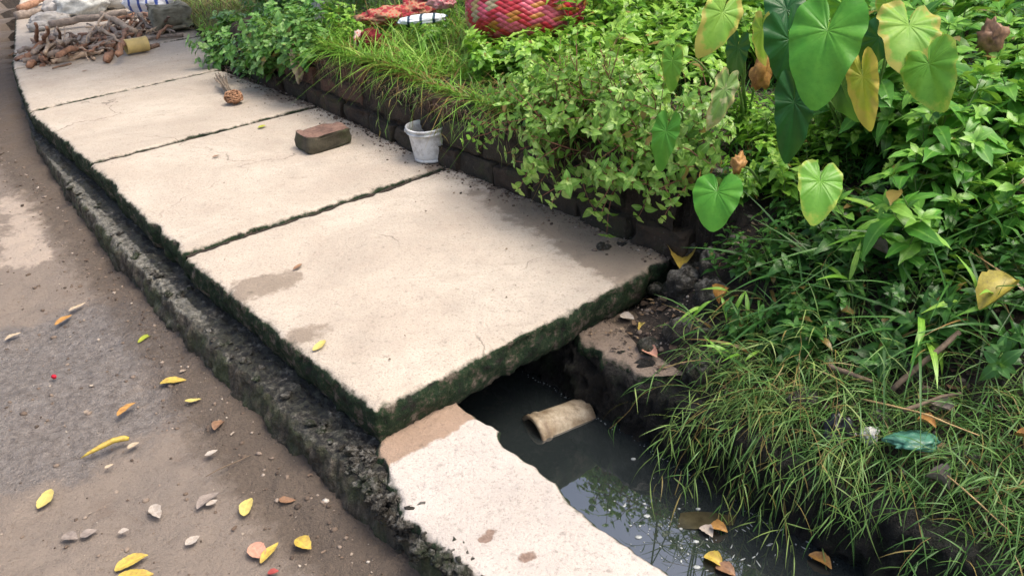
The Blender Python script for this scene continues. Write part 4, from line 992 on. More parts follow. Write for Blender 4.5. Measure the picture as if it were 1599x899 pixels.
# concrete block
V, F = ICO4; q = np.sign(V)*np.abs(V)**.35; q = q/np.max(np.abs(q), axis=1)[:, None]*.5; q = q*np.array([.30, .24, .19])+.026*np.stack([fbm(q, 5, 3, 1), fbm(q, 5, 3, 2), fbm(q, 5, 3, 3)], -1)
o = mesh_obj('concrete_block', q, F, mat_plain('old_block', (.22, .21, .16), .95, 14, .5)); c = at(265, 52, 0); place(o, (c[0], c[1]+.08, .115), math.radians(28)); tag(o, 'rough mossy concrete block between the firewood and the grass', 'block')
M_ash = mat_plain('ash_stone', (.36, .34, .31), .9, 18, .3)
def far_lump(name, px, py, rx, ry, rz, mat, lb, cat, seed, amp=.4, fr=1.8, yaw=0.5): 
    c = at(px, py, 0); return crumple(name, 0, 0, rx, ry, rz, mat, lb, cat, seed, rz*.7, c, amp=amp, fr=fr, yaw=yaw)
far_lump('rubble_lump', 80, 40, .16, .12, .07, M_ash, 'pale grey lump of rubble behind the firewood at the road side', 'rubble', 2)
far_lump('rubble_lump', 62, 48, .09, .07, .045, M_ash, 'smaller dark grey lump in front of the pale rubble', 'rubble', 4)
far_lump('rubble_lump', 98, 22, .14, .12, .09, mat_plain('pale_lime', (.5, .47, .43), .9, 14, .25), 'whitish lime lump beside the white sack', 'rubble', 6)
far_lump('sack', 133, 22, .24, .16, .12, M_white, 'plain white plastic sack lying behind the firewood', 'sack', 7, .35)
far_lump('sack', 185, 12, .26, .14, .11, mat_plain('grey_sack', (.42, .41, .38), .7, 14, .12), 'pale grey sack between the white sack and the striped one', 'sack', 9, .25, 1.4)
def mat_bluebag():
    m, t, b = mat_new('blue_white_sack'); tc = N(t, 'ShaderNodeTexCoord'); wv = t.nodes.new('ShaderNodeTexWave'); wv.inputs['Scale'].default_value = 1.6; wv.inputs['Distortion'].default_value = 3; wv.inputs['Detail'].default_value = 1
    L(t, tc.outputs['Object'], wv.inputs['Vector']); wv.inputs['Scale'].default_value = 4
    c_ = ramp(t, wv.outputs['Fac'], [(.0, (.04, .08, .32)), (.13, (.05, .09, .36)), (.2, (.62, .65, .72)), (1, (.66, .69, .75))]); L(t, c_, b.inputs['Base Color']); b.inputs['Roughness'].default_value = .4; return m
far_lump('sack', 245, 18, .26, .18, .14, mat_bluebag(), 'white plastic sack with dark blue stripes beside the grass', 'sack', 11, .35)
far_lump('sack', 283, 4, .12, .1, .14, M_blackbag, 'black sack behind the striped one at the grass edge', 'sack', 12, .4)
far_lump('clay_lump', 148, -2, .12, .09, .06, WM[2], 'reddish clay lump behind the white sack', 'clay', 13, .3)

# ---- cloths on the garden grass
def mat_pattern(name, c1, c2, sc, c3=None):
    m, t, b = mat_new(name); v = t.nodes.new('ShaderNodeTexVoronoi'); v.inputs['Scale'].default_value = sc; tc = N(t, 'ShaderNodeTexCoord'); L(t, tc.outputs['Object'], v.inputs['Vector'])
    c_ = mix(t, ramp(t, v.outputs['Distance'], [(.25, 0), (.4, 1)]), c1, c2); 
    if c3: c_ = mix(t, ramp(t, nz(t, sc*.4, 3), [(.5, 0), (.55, 1)]), c_, c3)
    L(t, c_, b.inputs['Base Color']); b.inputs['Roughness'].default_value = .9; return m
M_redcloth = mat_pattern('red_flowered_cloth', (.50, .06, .05), (.42, .22, .14), 45, (.30, .03, .04))
crumple('cloth', 612, 52, .17, .11, .05, M_redcloth, 'crumpled red patterned cloth spread on the grass', 'cloth', 21, .10, fr=3.2, amp=.5, yaw=.3)
crumple('cloth', 648, 46, .12, .09, .055, M_redcloth, 'bunched end of red patterned cloth near the navy cloth', 'cloth', 22, .11, fr=3.2, amp=.6)
crumple('cloth', 580, 84, .07, .05, .07, mat_plain('maroon_cloth', (.14, .015, .02), .9), 'dark maroon rag hanging over the edge of the grass', 'cloth', 23, .06, fr=3, amp=.6)
crumple('cloth', 563, 82, .03, .03, .06, mat_pattern('red_white_cloth', (.5, .08, .08), (.55, .4, .36), 60), 'small red and white rag tip low in the grass', 'cloth', 24, .05, fr=3, amp=.6)
crumple('cloth', 690, 42, .12, .08, .05, mat_plain('navy_cloth', (.012, .02, .07), .85), 'navy blue rolled cloth on the grass', 'cloth', 25, .22, fr=3.5, amp=.6)
crumple('cloth', 694, 56, .075, .05, .035, mat_pattern('crimson_cloth', (.5, .03, .08), (.6, .3, .3), 50), 'crimson cloth showing just below the navy one', 'cloth', 26, .19, fr=3, amp=.5)
def mat_stripes():
    m, t, b = mat_new('white_striped_cloth'); tc = N(t, 'ShaderNodeTexCoord'); wv = t.nodes.new('ShaderNodeTexWave'); wv.inputs['Scale'].default_value = 4.5; wv.inputs['Distortion'].default_value = .6; L(t, tc.outputs['Object'], wv.inputs['Vector'])
    c_ = ramp(t, wv.outputs['Fac'], [(0, (.02, .05, .09)), (.08, (.03, .07, .11)), (.14, (.68, .74, .80)), (1, (.72, .78, .84))]); L(t, c_, b.inputs['Base Color']); b.inputs['Roughness'].default_value = .7; return m
crumple('cloth', 662, 70, .135, .05, .028, mat_stripes(), 'folded white cloth with thin dark stripes on the grass', 'cloth', 27, .14, fr=1.5, amp=.3, yaw=.35)
crumple('rag', 500, 112, .028, .02, .10, mat_plain('husk', (.40, .33, .24), .9, 40, .35), 'pale dry husk like rag draped down the brick wall', 'rag', 28, .02, pos=np.append(P2(2.92, WB-.02), .22), fr=2, amp=.5)

# ---- woven basket
def build_basket():
    c = hit(812, 104); c = c+np.array([.02, .16, .0])
    Rb, Hb = .31, .50; nu, nv = 64, 22
    cols = [np.array(x) for x in ((.50, .025, .045), (.62, .10, .16), (.52, .40, .17), (.13, .16, .055), (.50, .42, .26), (.44, .17, .03))]
    mb = MB()
    def surf(u, v):     # u around, v 0..1 from the middle of the bottom to the rim
        v = np.clip(v, 0, 1); ph = v*1.75
        rr = np.where(v < .45, np.sin(np.clip(v/.45, 0, 1)*PI/2)**.8, 1+.10*(v-.45)); zz = np.where(v < .45, 1-np.cos(np.clip(v/.45, 0, 1)*PI/2), 1+(v-.45)*3.6)
        return np.stack([Rb*rr*np.cos(u), Rb*.85*rr*np.sin(u), .16*zz], -1)
    def nrm(u, v):
        e = 1e-3; a_ = surf(u+e, v)-surf(u-e, v); b_ = surf(u, v+e)-surf(u, v-e); n_ = np.cross(a_, b_); return n_/(np.linalg.norm(n_, axis=-1)[..., None]+1e-9)
    for j in range(2, nv*2):
        for i in range(nu):
            if (i+j) % 2: continue
            # twill: strips lie alternately along the two diagonals and pass over two
            du, dv = 2*PI/nu, 1/(nv*2)
            cu, cv = i*du, j*dv
            kind = ((i+j)//2 + (i-j)//2) % 2
            s1 = (i+j)//2; s2 = (i-j)//2
            over = (s1+s2) % 4 < 2
            band = (s1//3) % 4 if over else (s2//2+1) % 5 if i < 44 else 2 + s2 % 2
            col = cols[[0, 1, 0, 1][band] if over else [4, 0, 5, 1, 2][band]]
            if j < 10 and over: col = cols[0]
            K = 5; p, q = np.meshgrid(np.linspace(-1, 1, K), np.linspace(-1, 1, K), indexing='ij')
            a1, b1 = (p*1.45, q*.97) if over else (p*.97, q*1.45)
            uu = cu+(a1-b1)*du/2; vv = cv+(a1+b1)*dv/2
            if j < 4: uu = cu + (a1-b1)*du/2
            hgt = .0075*((1-p**2) if over else (1-q**2))-.001 + .002*((1-q**2) if over else (1-p**2))
            P = surf(uu, vv)+nrm(uu, vv)*hgt[..., None]*1.0
            mb.add(P.reshape(-1, 3), grid_faces(K, K), tcol=col*rnd.uniform(.75, 1.15))
    # lining that closes the gaps
    U, Vv = np.meshgrid(np.arange(48)*2*PI/48, np.linspace(.02, 1, 24), indexing='ij'); P = (surf(U, Vv)-nrm(U, Vv)*.004).transpose(1, 0, 2)
    mb.add(P.reshape(-1, 3), grid_faces(24, 48, True), tcol=np.array([.10, .015, .02]))
    m, t, b = mat_new('woven_palm_leaf'); a = attr(t, 'tcol', 'Color'); col = mix(t, ramp(t, nz(t, 60, 3), [(.3, .3), (.6, 0)]), a, (.12, .03, .02)); L(t, col, b.inputs['Base Color']); b.inputs['Roughness'].default_value = .45
    bump(t, b, nz(t, 150, 3), .2, .003)
    bk_ = empty('woven_basket', c, 'large round basket woven in red, pink, cream and green strips, standing in the weeds', 'basket')
    o = mb.build('basket_body', m, bk_)
    u = np.linspace(0, 2*PI, 60); rim = surf(u, np.ones(60)); V, F = tube(rim, .012, 8, False); mesh_obj('rim', V, F, mat_plain('rim_strip', (.45, .04, .06), .5), bk_)
    bk_.rotation_euler = (math.radians(-14), math.radians(12), math.radians(20)); bk_.location.z = c[2]+.05
build_basket()
crumple('woven_scrap', 852, 78, .075, .04, .035, mat_pattern('pink_weave', (.50, .10, .12), (.52, .42, .22), 55, (.30, .03, .05)), 'small crumpled piece of pink red weaving just below the basket', 'mat', 31, .13, fr=3, amp=.6, yaw=.5)
# pale stump
stick('tree_stump', [hp(500, 40, -.05), hp(501, 38, .35)], .05, .04, mat_plain('pale_bark', (.48, .46, .42), .9, 18, .25), 'pale whitish stump standing in the grass behind the bush', 'stump', seed=8, wob=.01)

# ================================================================== VEGETATION
def unit(v): return v/(np.linalg.norm(v, axis=-1, keepdims=True)+1e-9)
def leaves(pos, d, up, ln, wd, droop=.35, fold=.25, prof='ovate', rows=8, serr=0.0, tone=None, cols=3):
    pos = np.asarray(pos, float); n = len(pos); d = unit(np.asarray(d, float)); up = np.asarray(up, float)
    side = unit(np.cross(d, up)); up = unit(np.cross(side, d)); ln = np.broadcast_to(ln, n).astype(float); wd = np.broadcast_to(wd, n).astype(float)
    t = np.linspace(0, 1, rows)
    if prof == 'ovate': w_ = np.sin(PI*np.clip(t, .02, .99)**.72)**.9
    elif prof == 'lance': w_ = np.sin(PI*np.clip(t, .015, .99)**.85)**1.1
    elif prof == 'round': w_ = np.sqrt(np.clip(1-(2*t-1)**2, .03, 1))
    else: w_ = (1-t**1.6)*np.clip(.35+t*6, 0, 1); w_[-1] = .04
    if serr: w_ = w_*(1+serr*np.where(np.arange(rows) % 2, 1, -1))
    u = np.linspace(-1, 1, cols)
    dr = np.broadcast_to(droop, n)*(.6+.8*rng.random(n)); ph = rng.random(n)*6.28; tw = rng.standard_normal(n)*.25
    T = t[None, :, None]; U = u[None, None, :]; W = (w_[None, :]*wd[:, None])[:, :, None]*.5
    zc = -dr[:, None, None]*ln[:, None, None]*T**2 + fold*np.abs(U)*W*(1-.5*T) + .06*wd[:, None, None]*np.sin(9*T+ph[:, None, None])*np.abs(U)
    yy = ln[:, None, None]*T*(1-.25*dr[:, None, None]*T)+0*U
    xx = W*U + tw[:, None, None]*.0
    zc = zc + tw[:, None, None]*W*U*T
    V = pos[:, None, None, :] + d[:, None, None, :]*yy[..., None] + side[:, None, None, :]*xx[..., None] + up[:, None, None, :]*zc[..., None]
    f = grid_faces(rows, cols); K = rows*cols
    F = (f[None]+(np.arange(n)*K)[:, None, None]).reshape(-1, 4)
    tone = rng.random(n) if tone is None else tone
    lu = np.broadcast_to(np.abs(u)[None, None, :], (n, rows, cols)).reshape(-1)
    return V.reshape(-1, 3), F, np.repeat(tone, K), lu
def frame_of(d):
    d = unit(d); s_ = unit(np.cross(d, [0.31, .2, 1.])); return s_, unit(np.cross(s_, d))
def weed(seed, stems=5, H=.28, spread=.10, lean=.5, gap=.03, ll=.05, lw=.026, prof='ovate', serr=.12, branch=.4, droop=.5, top=5, whorl=2, bend=.12, dead=.03, arch=0.0):
    """a leafy plant: several stems with opposite leaves; returns leaf arrays and stem arrays"""
    r = np.random.default_rng(seed); P = []; D = []; UP = []; LN = []; WD = []; TN_ = []; st = MB()
    def stem(p0, d0_, h, rad, depth):
        n = max(4, int(h/gap)); p = p0.copy(); d = unit(d0_); pts = [p.copy()]; rot = r.random()*3
        for i in range(n):
            d = unit(d+np.array([r.normal(0, bend), r.normal(0, bend), .10-arch*i/n])); p = p+d*gap; pts.append(p.copy())
            f = i/n
            if i < 1 or (depth == 0 and f < .18): continue
            s_, u_ = frame_of(d); rot += PI/2+r.normal(0, .2)
            for k in range(whorl):
                a = rot+k*2*PI/whorl; o_ = s_*math.cos(a)+u_*math.sin(a)
                sz = (.55+.6*math.sin(PI*min(f+.12, .95)))*r.uniform(.75, 1.2)
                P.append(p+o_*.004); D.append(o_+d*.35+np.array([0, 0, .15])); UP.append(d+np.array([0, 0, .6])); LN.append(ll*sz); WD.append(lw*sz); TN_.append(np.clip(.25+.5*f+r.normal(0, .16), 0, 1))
            if depth == 0 and r.random() < branch and f < .8:
                a = rot+r.random(); stem(p, d+1.1*(s_*math.cos(a)+u_*math.sin(a)), h*(1-f)*.7, rad*.7, 1)
        for k in range(top):
            a = k*2*PI/max(top, 1)+r.random(); s_, u_ = frame_of(d); o_ = s_*math.cos(a)+u_*math.sin(a)
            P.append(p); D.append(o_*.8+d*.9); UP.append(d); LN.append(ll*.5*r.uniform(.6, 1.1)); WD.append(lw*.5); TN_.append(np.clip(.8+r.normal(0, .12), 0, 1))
        V, F = tube(np.array(pts), np.linspace(rad, rad*.4, len(pts)), 5); st.add(V, F)
    for k in range(stems):
        a = r.random()*6.28; q = np.array([math.cos(a), math.sin(a), 0])*spread*r.random()**.5
        stem(q+np.array([0, 0, -.02]), np.array([math.cos(a)*lean*r.random(), math.sin(a)*lean*r.random(), 1.0]), H*r.uniform(.65, 1.1), .0028, 0)
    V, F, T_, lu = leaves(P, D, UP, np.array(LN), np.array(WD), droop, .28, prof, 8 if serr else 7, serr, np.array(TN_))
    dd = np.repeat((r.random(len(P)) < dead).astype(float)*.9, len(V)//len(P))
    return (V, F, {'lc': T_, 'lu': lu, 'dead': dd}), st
M_shade_weed = mat_leaf('weed_leaf_shade_tinted', (.018, .075, .018), (.045, .15, .03), (.12, .28, .06), rough=.36)  # darkened weed leaf copy: the bank's shade is put into its colour
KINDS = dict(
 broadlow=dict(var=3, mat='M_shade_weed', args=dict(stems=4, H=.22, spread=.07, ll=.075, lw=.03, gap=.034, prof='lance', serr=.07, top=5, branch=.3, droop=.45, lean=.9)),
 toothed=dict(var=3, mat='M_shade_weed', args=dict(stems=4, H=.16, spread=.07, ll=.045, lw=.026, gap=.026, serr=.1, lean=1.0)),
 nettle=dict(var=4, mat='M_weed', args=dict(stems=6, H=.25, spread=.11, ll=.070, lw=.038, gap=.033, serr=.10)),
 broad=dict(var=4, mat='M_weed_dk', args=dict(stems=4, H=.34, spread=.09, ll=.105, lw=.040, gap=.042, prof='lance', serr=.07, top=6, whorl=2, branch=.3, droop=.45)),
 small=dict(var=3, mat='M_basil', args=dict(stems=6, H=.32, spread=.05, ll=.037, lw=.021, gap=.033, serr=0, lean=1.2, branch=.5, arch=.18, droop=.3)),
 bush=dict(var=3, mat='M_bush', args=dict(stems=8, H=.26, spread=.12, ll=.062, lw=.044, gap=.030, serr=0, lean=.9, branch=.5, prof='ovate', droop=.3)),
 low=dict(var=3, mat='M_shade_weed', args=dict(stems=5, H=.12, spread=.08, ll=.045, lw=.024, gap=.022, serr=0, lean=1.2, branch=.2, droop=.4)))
PRO = {}; _last = [None]
def plant(kind, loc, yaw, sc, label, group, tilt=(0, 0), name='weed_plant', cat='plant', stem_mat=None):
    K = KINDS[kind]
    if kind not in PRO: PRO[kind] = []
    L_ = PRO[kind]
    if len(L_) < K['var']:
        (V, F, A_), st = weed(100+len(L_)*17+hash_kind(kind), **K['args'])
        root = bpy.data.objects.new(name, None); C.objects.link(root); root.empty_display_size = .05
        mesh_obj('foliage', V, F, globals()[K['mat']], root, True, A_)
        st.build('stem', stem_mat or M_stem, root); L_.append(root); o = root
    else: o = copy_tree(rnd.choice(L_))
    place(o, loc, yaw, tilt[0], tilt[1], sc); _last[0] = o; return tag(o, label, cat, group)
def lean_to(o, yaw, ang, dirn=None):
    if dirn is None:
        k = int(np.argmin(np.hypot(CL[:, 0]-o.location.x, CL[:, 1]-o.location.y))); dirn = (-TN[k][1], TN[k][0])
    ax_ = Vector((-dirn[1], dirn[0], 0)).normalized(); o.rotation_euler = (Matrix.Rotation(ang, 3, ax_) @ Matrix.Rotation(yaw, 3, 'Z')).to_euler(); return o
def hash_kind(k): return {'nettle': 1, 'broad': 2, 'small': 3, 'bush': 4, 'low': 5, 'broadlow': 6, 'toothed': 7}[k]*1000

# leafy weeds over the garden behind the basket and the wall
def in_garden(p, amin=WB+.12):
    s, a, _ = look(p[0], p[1]); return a > amin or s < 0
def scatter(kind, n, x0, x1, y0, y1, mind, sc, label, group, cond=None, far_sc=0.0, tilt=.12, stem_mat=None, zoff=0, name='weed_plant'):
    pts = []; tries = 0
    while len(pts) < n and tries < n*25:
        tries += 1; px = rnd.uniform(x0, x1); py = rnd.uniform(y0, y1)
        p = hit(px, py)
        if p[2] < .02 and p[1] > 3: continue
        if cond and not cond(px, py, p): continue
        if any((p[0]-q[0])**2+(p[1]-q[1])**2 < mind**2 for q in pts): continue
        if np.linalg.norm(p) > 12: continue
        pts.append(p); s_ = rnd.uniform(*sc)
        if isinstance(label, str): lb_ = label
        else: lb_ = label(px, py, s_)
        plant(kind, (p[0], p[1], p[2]-.01+zoff), rnd.uniform(0, 6.28), s_, lb_, group, (rnd.gauss(0, tilt), rnd.gauss(0, tilt)), name, 'plant', stem_mat)
    return pts
notw = lambda px, py, p: in_garden(p)
scatter('nettle', 95, 770, 1330, -52, 150, .13, (.8, 1.25), lambda px, py, s_: 'toothed bright green weed ' + ('in the farthest row ' if py < -8 else 'halfway back ' if py < 55 else 'in the front row ') + ('right of the woven basket' if px < 960 else 'left of the pale yellowing taro leaf' if px < 1110 else 'around the biggest taro leaf'), 'toothed weeds in the garden', lambda px, py, p: in_garden(p) and not (px < 915 and 0 < py < 150) and py > -60+(px-740)*.0 and py < 60+(px-740)*.35)
scatter('nettle', 22, 740, 1010, 105, 215, .12, (.65, .95), lambda px, py, s_: 'leafy weed spilling over the brick wall ' + ('right above the bucket' if px < 820 else 'below the woven basket' if px < 910 else 'just left of the pale overhanging branches'), 'weeds spilling over the brick wall', lambda px, py, p: in_garden(p, WB+.10) and py < 120+(px-740)*.42)
scatter('broad', 66, 1330, 1720, -45, 250, .13, (.9, 1.35), lambda px, py, s_: 'dark broad leaved weed ' + ('at the back ' if py < 40 else 'halfway back ' if py < 130 else 'near the front ') + ('just behind the brown edged taro leaf' if px < 1460 else 'right of the light green taro leaf' if px < 1590 else 'at the far right edge of the garden'), 'broad leaved weeds', notw)
scatter('broad', 18, 1400, 1700, 230, 420, .14, (.75, 1.1), lambda px, py, s_: 'broad leaved weed leaning over the dark bank ' + ('above the grass with the very long blade' if px < 1500 else 'above the fading yellow leaf'), 'broad leaved weeds nearest the drain', notw)
scatter('low', 34, 1150, 1600, 280, 540, .09, (.7, 1.15), lambda px, py, s_: 'low dark leafy seedling ' + ('between the slab end and the small heart shaped leaf' if px < 1260 else 'right under the small heart shaped leaf' if px < 1360 else 'on the shaded bank below the broad weeds') , 'low leafy seedlings on the bank')
scatter('nettle', 14, 1130, 1430, 195, 330, .13, (.5, .8), lambda px, py, s_: 'shaded leafy weed under the taro stalks ' + ('left of' if px < 1280 else 'right of') + ' the low heart shaped leaf', 'weeds at the feet of the taro stalks', lambda px, py, p: in_garden(p, WB+.2))
scatter('nettle', 14, 480, 790, -40, 90, .2, (.5, .75), lambda px, py, s_: 'small bright weed in the long grass ' + ('near the pale stump' if px < 580 else 'around the cloths' if px < 700 else 'left of the basket'), 'weeds in the long grass', lambda px, py, p: in_garden(p, WB+.2) and not (570 < px < 730 and 10 < py < 80))
scatter('broadlow', 12, 1230, 1640, 395, 560, .14, (.7, 1.0), lambda px, py, s_: 'young broad leaved weed growing out of the bank ' + ('left of' if px < 1430 else 'right of') + ' the bare slanting stick', 'young weeds out on the bank', None, 0, .35)
scatter('toothed', 14, 1165, 1580, 360, 560, .12, (.7, 1.0), lambda px, py, s_: 'small toothed weed on the upper bank ' + ('beside the mossy rocks' if px < 1260 else 'below the heart shaped leaf' if px < 1400 else 'above the bare stick'), 'small toothed weeds on the bank', None, 0, .35)
# branches of the pale small leaved shrub that overhang the slab
for k, (s_, ti, sc, yw) in enumerate(((.12, .9, 1.15, 0), (.28, 1.1, 1.25, 1), (.42, .8, 1.1, 2), (.55, 1.15, 1.2, 3), (.70, .9, 1.15, 4), (.2, .4, 1.25, 2.6), (.45, .45, 1.2, 4.4), (.85, .75, .95, 1.7), (.65, .3, 1.15, 5.5), (.33, .65, 1.2, 3.7), (.10, 1.25, 1.1, 2.2), (.18, .6, 1.15, 4.9), (.0, 1.0, .9, 3.3))):
    x, y = P2(s_, WB+.10+.03*(k % 3)); o = plant('small', (x, y, gz(*P2(s_, WB+.2))-.01), yw, sc, ('pale small leaved plant with reddish stems hanging low over the slab edge' if ti > .7 else 'upright pale small leaved plant behind the low hanging reddish branches'), 'small leaved plants overhanging the slab', (0, 0), 'overhanging_plant', 'plant', M_pinkstem)
    lean_to(o, yw, ti)

# bush that spills on to the third slab
for k in range(17):
    px, py = [(455, 100), (430, 95), (405, 85), (480, 85), (440, 60), (410, 55), (470, 55), (385, 95), (500, 62), (425, 30), (460, 30), (395, 115), (375, 70), (448, 118), (490, 100), (420, 112), (360, 100)][k]
    p = hit(px, py) if k not in (7, 11, 16) else at(px, py, 0.0)
    s_, a_2 = inv([p[0]], [p[1]])
    if a_2[0] < WB+.02: x, y = P2(s_[0], WB+.03); p = np.array([x, y, gz(x, y) if s_[0] > 3.6 else .12])
    plant('bush', p, rnd.uniform(0, 6), rnd.uniform(.75, 1.0), ('rounded leaf bush creeping over the slab behind the wire tangle' if py > 90 else 'rounded leaf bush rising between the dry grass and the long green grass'), 'rounded leaf bushes at the end of the wall', (0, 0), 'bushy_plant'); lean_to(_last[0], rnd.uniform(0, 6), rnd.uniform(.1, .55))

# ---- grass
def blades(n, pos, H, wd, mat, name, label, lean=.5, droop=.9, tone=(0, 1), deadp=.05, rows=6, bias=None):
    p = pos(n); n = len(p); a = rng.random(n)*6.28; l_ = lean*rng.random(n)
    d = np.stack([np.cos(a)*l_, np.sin(a)*l_, np.ones(n)], -1)
    if bias is not None: d = d+bias(p)
    h = H[0]+(H[1]-H[0])*rng.random(n)**1.3; up = np.stack([-np.cos(a), -np.sin(a), .3*np.ones(n)], -1)
    V, F, T_, lu = leaves(p, d, up, h, wd*(.6+.7*rng.random(n)), droop*(.3+rng.random(n)), .2, 'blade', rows, 0, tone[0]+(tone[1]-tone[0])*rng.random(n))
    K = len(V)//n; dd = np.repeat((rng.random(n) < deadp).astype(float), K)
    o = mesh_obj(name, V, F, mat, None, True, {'lc': T_, 'lu': lu, 'dead': dd}); return tag(o, label, 'grass', None, 'stuff')
def pix_pos(x0, x1, y0, y1, cond=None, clump=0, mx=11.5):
    def f(n):
        # intersect a coarse lattice of rays once, then jitter between them
        gx = np.linspace(x0, x1, 46); gy = np.linspace(y0, y1, 26); G = np.array([[hit(x, y) for y in gy] for x in gx])
        u = rng.random(n)*44.99; v = rng.random(n)*24.99; i = u.astype(int); j = v.astype(int); fu = (u-i)[:, None]; fv = (v-j)[:, None]
        p = (G[i, j]*(1-fu)*(1-fv)+G[i+1, j]*fu*(1-fv)+G[i, j+1]*(1-fu)*fv+G[i+1, j+1]*fu*fv)
        s, a, z = look(p[:, 0], p[:, 1]); ok = (a > .9) & ((a > WB+.03) | (s < -.05)) & (np.linalg.norm(p[:, :2], axis=1) < mx)
        if cond is not None: ok &= cond(p, s, a)
        if clump: ok &= (fbm(p*np.array([1, 1, 0]), clump, 2, 55) > -.25+.5*rng.random(n)-.25)
        p[:, 2] = z-.005; return p[ok]
    return f
blades(7600, pix_pos(430, 800, -45, 125), (.07, .26), .009, M_grass, 'grass', 'long bright green grass behind the brick wall', 1.0, 1.1, (0, 1), .14)
blades(3400, pix_pos(520, 960, 50, 230, lambda p, s, a: a < WB+.35), (.06, .19), .007, M_grass, 'grass_fringe', 'grass fringe hanging over the brick wall', 1.0, 1.6, (0, .8), .35)
blades(6500, pix_pos(265, 470, -45, 80), (.06, .18), .006, M_dry, 'dry_grass', 'dry yellowish grass beside the far slabs', .9, 1.0, (0, 1), .1)
blades(2600, pix_pos(270, 470, -45, 80), (.06, .18), .007, M_grass, 'grass', 'green tufts among the dry grass beside the far slabs', .8, .9)
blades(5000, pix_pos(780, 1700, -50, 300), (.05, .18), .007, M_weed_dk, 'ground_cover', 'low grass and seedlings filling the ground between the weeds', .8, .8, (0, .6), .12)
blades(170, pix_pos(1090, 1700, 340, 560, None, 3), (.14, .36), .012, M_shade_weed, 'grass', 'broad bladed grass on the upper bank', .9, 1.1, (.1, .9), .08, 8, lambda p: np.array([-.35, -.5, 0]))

# thin wiry running grass on the bank: stems with short leaves in two ranks
def wiry(n, pos, Ls, mat, name, label, bias, tone=(0, 1), deadp=.2, seed=0, lf=(.03, .085), w=.0032):
    P0 = pos(n); n = len(P0); m = 12; a = rng.random(n)*6.28
    d = np.stack([np.cos(a)*.8, np.sin(a)*.8, .55+.6*rng.random(n)], -1)+bias; d = unit(d)
    L_ = Ls[0]+(Ls[1]-Ls[0])*rng.random(n); p = P0.copy(); pts = [p.copy()]; dirs = [d.copy()]
    g = .13+.16*rng.random(n)
    for k in range(m):
        d = unit(d+np.stack([rng.normal(0, .13, n), rng.normal(0, .13, n), rng.normal(0, .08, n)-g], -1)); p = p+d*(L_/m)[:, None]
        # keep the running stems out of the soil
        pts.append(p.copy()); dirs.append(d.copy())
    pts = np.stack(pts, 1); dirs = np.stack(dirs, 1)
    s, aa, gh = look(pts[..., 0], pts[..., 1]); gh = np.where(gh < -.5, -.36, gh)
    pts[..., 2] = np.maximum(pts[..., 2], gh+.006)
    # stems as thin three sided tubes
    th = np.arange(3)*2*PI/3; sd_ = unit(np.cross(dirs, np.array([.2, .1, 1.]))); ud = np.cross(sd_, dirs); r = .0011
    V = pts[:, :, None, :]+r*(np.cos(th)[None, None, :, None]*sd_[:, :, None, :]+np.sin(th)[None, None, :, None]*ud[:, :, None, :])
    K = (m+1)*3; F = (grid_faces(m+1, 3, True)[None]+(np.arange(n)*K)[:, None, None]).reshape(-1, 4); tn = rng.random(n)*.6+.3
    mb = MB(); mb.add(V.reshape(-1, 3), F, lc=np.repeat(tn, K), lu=np.ones(n*K), dead=np.repeat((rng.random(n) < deadp)*.9, K))
    i, k = np.meshgrid(np.arange(n), np.arange(1, m+1), indexing='ij'); i = i.ravel(); k = k.ravel(); keep = rng.random(len(i)) < .85; i, k = i[keep], k[keep]
    sg = np.where((k+i) % 2, 1., -1.)[:, None]; D = dirs[i, k]*.9+sd_[i, k]*sg*.7+rng.standard_normal((len(i), 3))*.28+np.array([0, 0, .25])
    V, F, T_, lu = leaves(pts[i, k], D, np.array([0, 0, 1.])+rng.standard_normal((len(i), 3))*.3, lf[0]+(lf[1]-lf[0])*rng.random(len(i)), w, .5, .15, 'blade', 5, 0, tone[0]+(tone[1]-tone[0])*rng.random(len(i)))
    Kk = 15; mb.add(V, F, lc=T_, lu=lu, dead=np.repeat((rng.random(len(i)) < deadp)*.8, Kk))
    o = mb.build(name, mat); return tag(o, label, 'grass', None, 'stuff')
nrm_out = np.array([-.45, -.55, 0])     # towards the water
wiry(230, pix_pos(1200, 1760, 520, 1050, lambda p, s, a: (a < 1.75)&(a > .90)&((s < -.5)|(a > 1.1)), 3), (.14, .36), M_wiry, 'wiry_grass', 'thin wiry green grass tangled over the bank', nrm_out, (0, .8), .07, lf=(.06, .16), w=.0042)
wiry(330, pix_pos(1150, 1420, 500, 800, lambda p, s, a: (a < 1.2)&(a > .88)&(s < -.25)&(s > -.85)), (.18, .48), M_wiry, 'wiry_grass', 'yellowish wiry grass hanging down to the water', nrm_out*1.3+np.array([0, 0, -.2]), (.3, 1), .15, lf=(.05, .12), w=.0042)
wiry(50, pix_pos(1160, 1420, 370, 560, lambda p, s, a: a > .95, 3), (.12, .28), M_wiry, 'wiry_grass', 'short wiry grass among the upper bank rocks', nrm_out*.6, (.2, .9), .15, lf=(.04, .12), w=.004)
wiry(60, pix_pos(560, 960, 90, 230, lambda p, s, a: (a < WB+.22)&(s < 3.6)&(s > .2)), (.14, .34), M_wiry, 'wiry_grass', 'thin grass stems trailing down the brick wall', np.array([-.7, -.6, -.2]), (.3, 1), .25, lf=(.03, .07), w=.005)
wiry(150, pix_pos(1480, 1760, 640, 1050, lambda p, s, a: a > .95), (.14, .34), M_wiry, 'wiry_grass', 'green wiry grass far right on the bank', nrm_out*.6, (0, .6), .05, lf=(.06, .15), w=.0045)

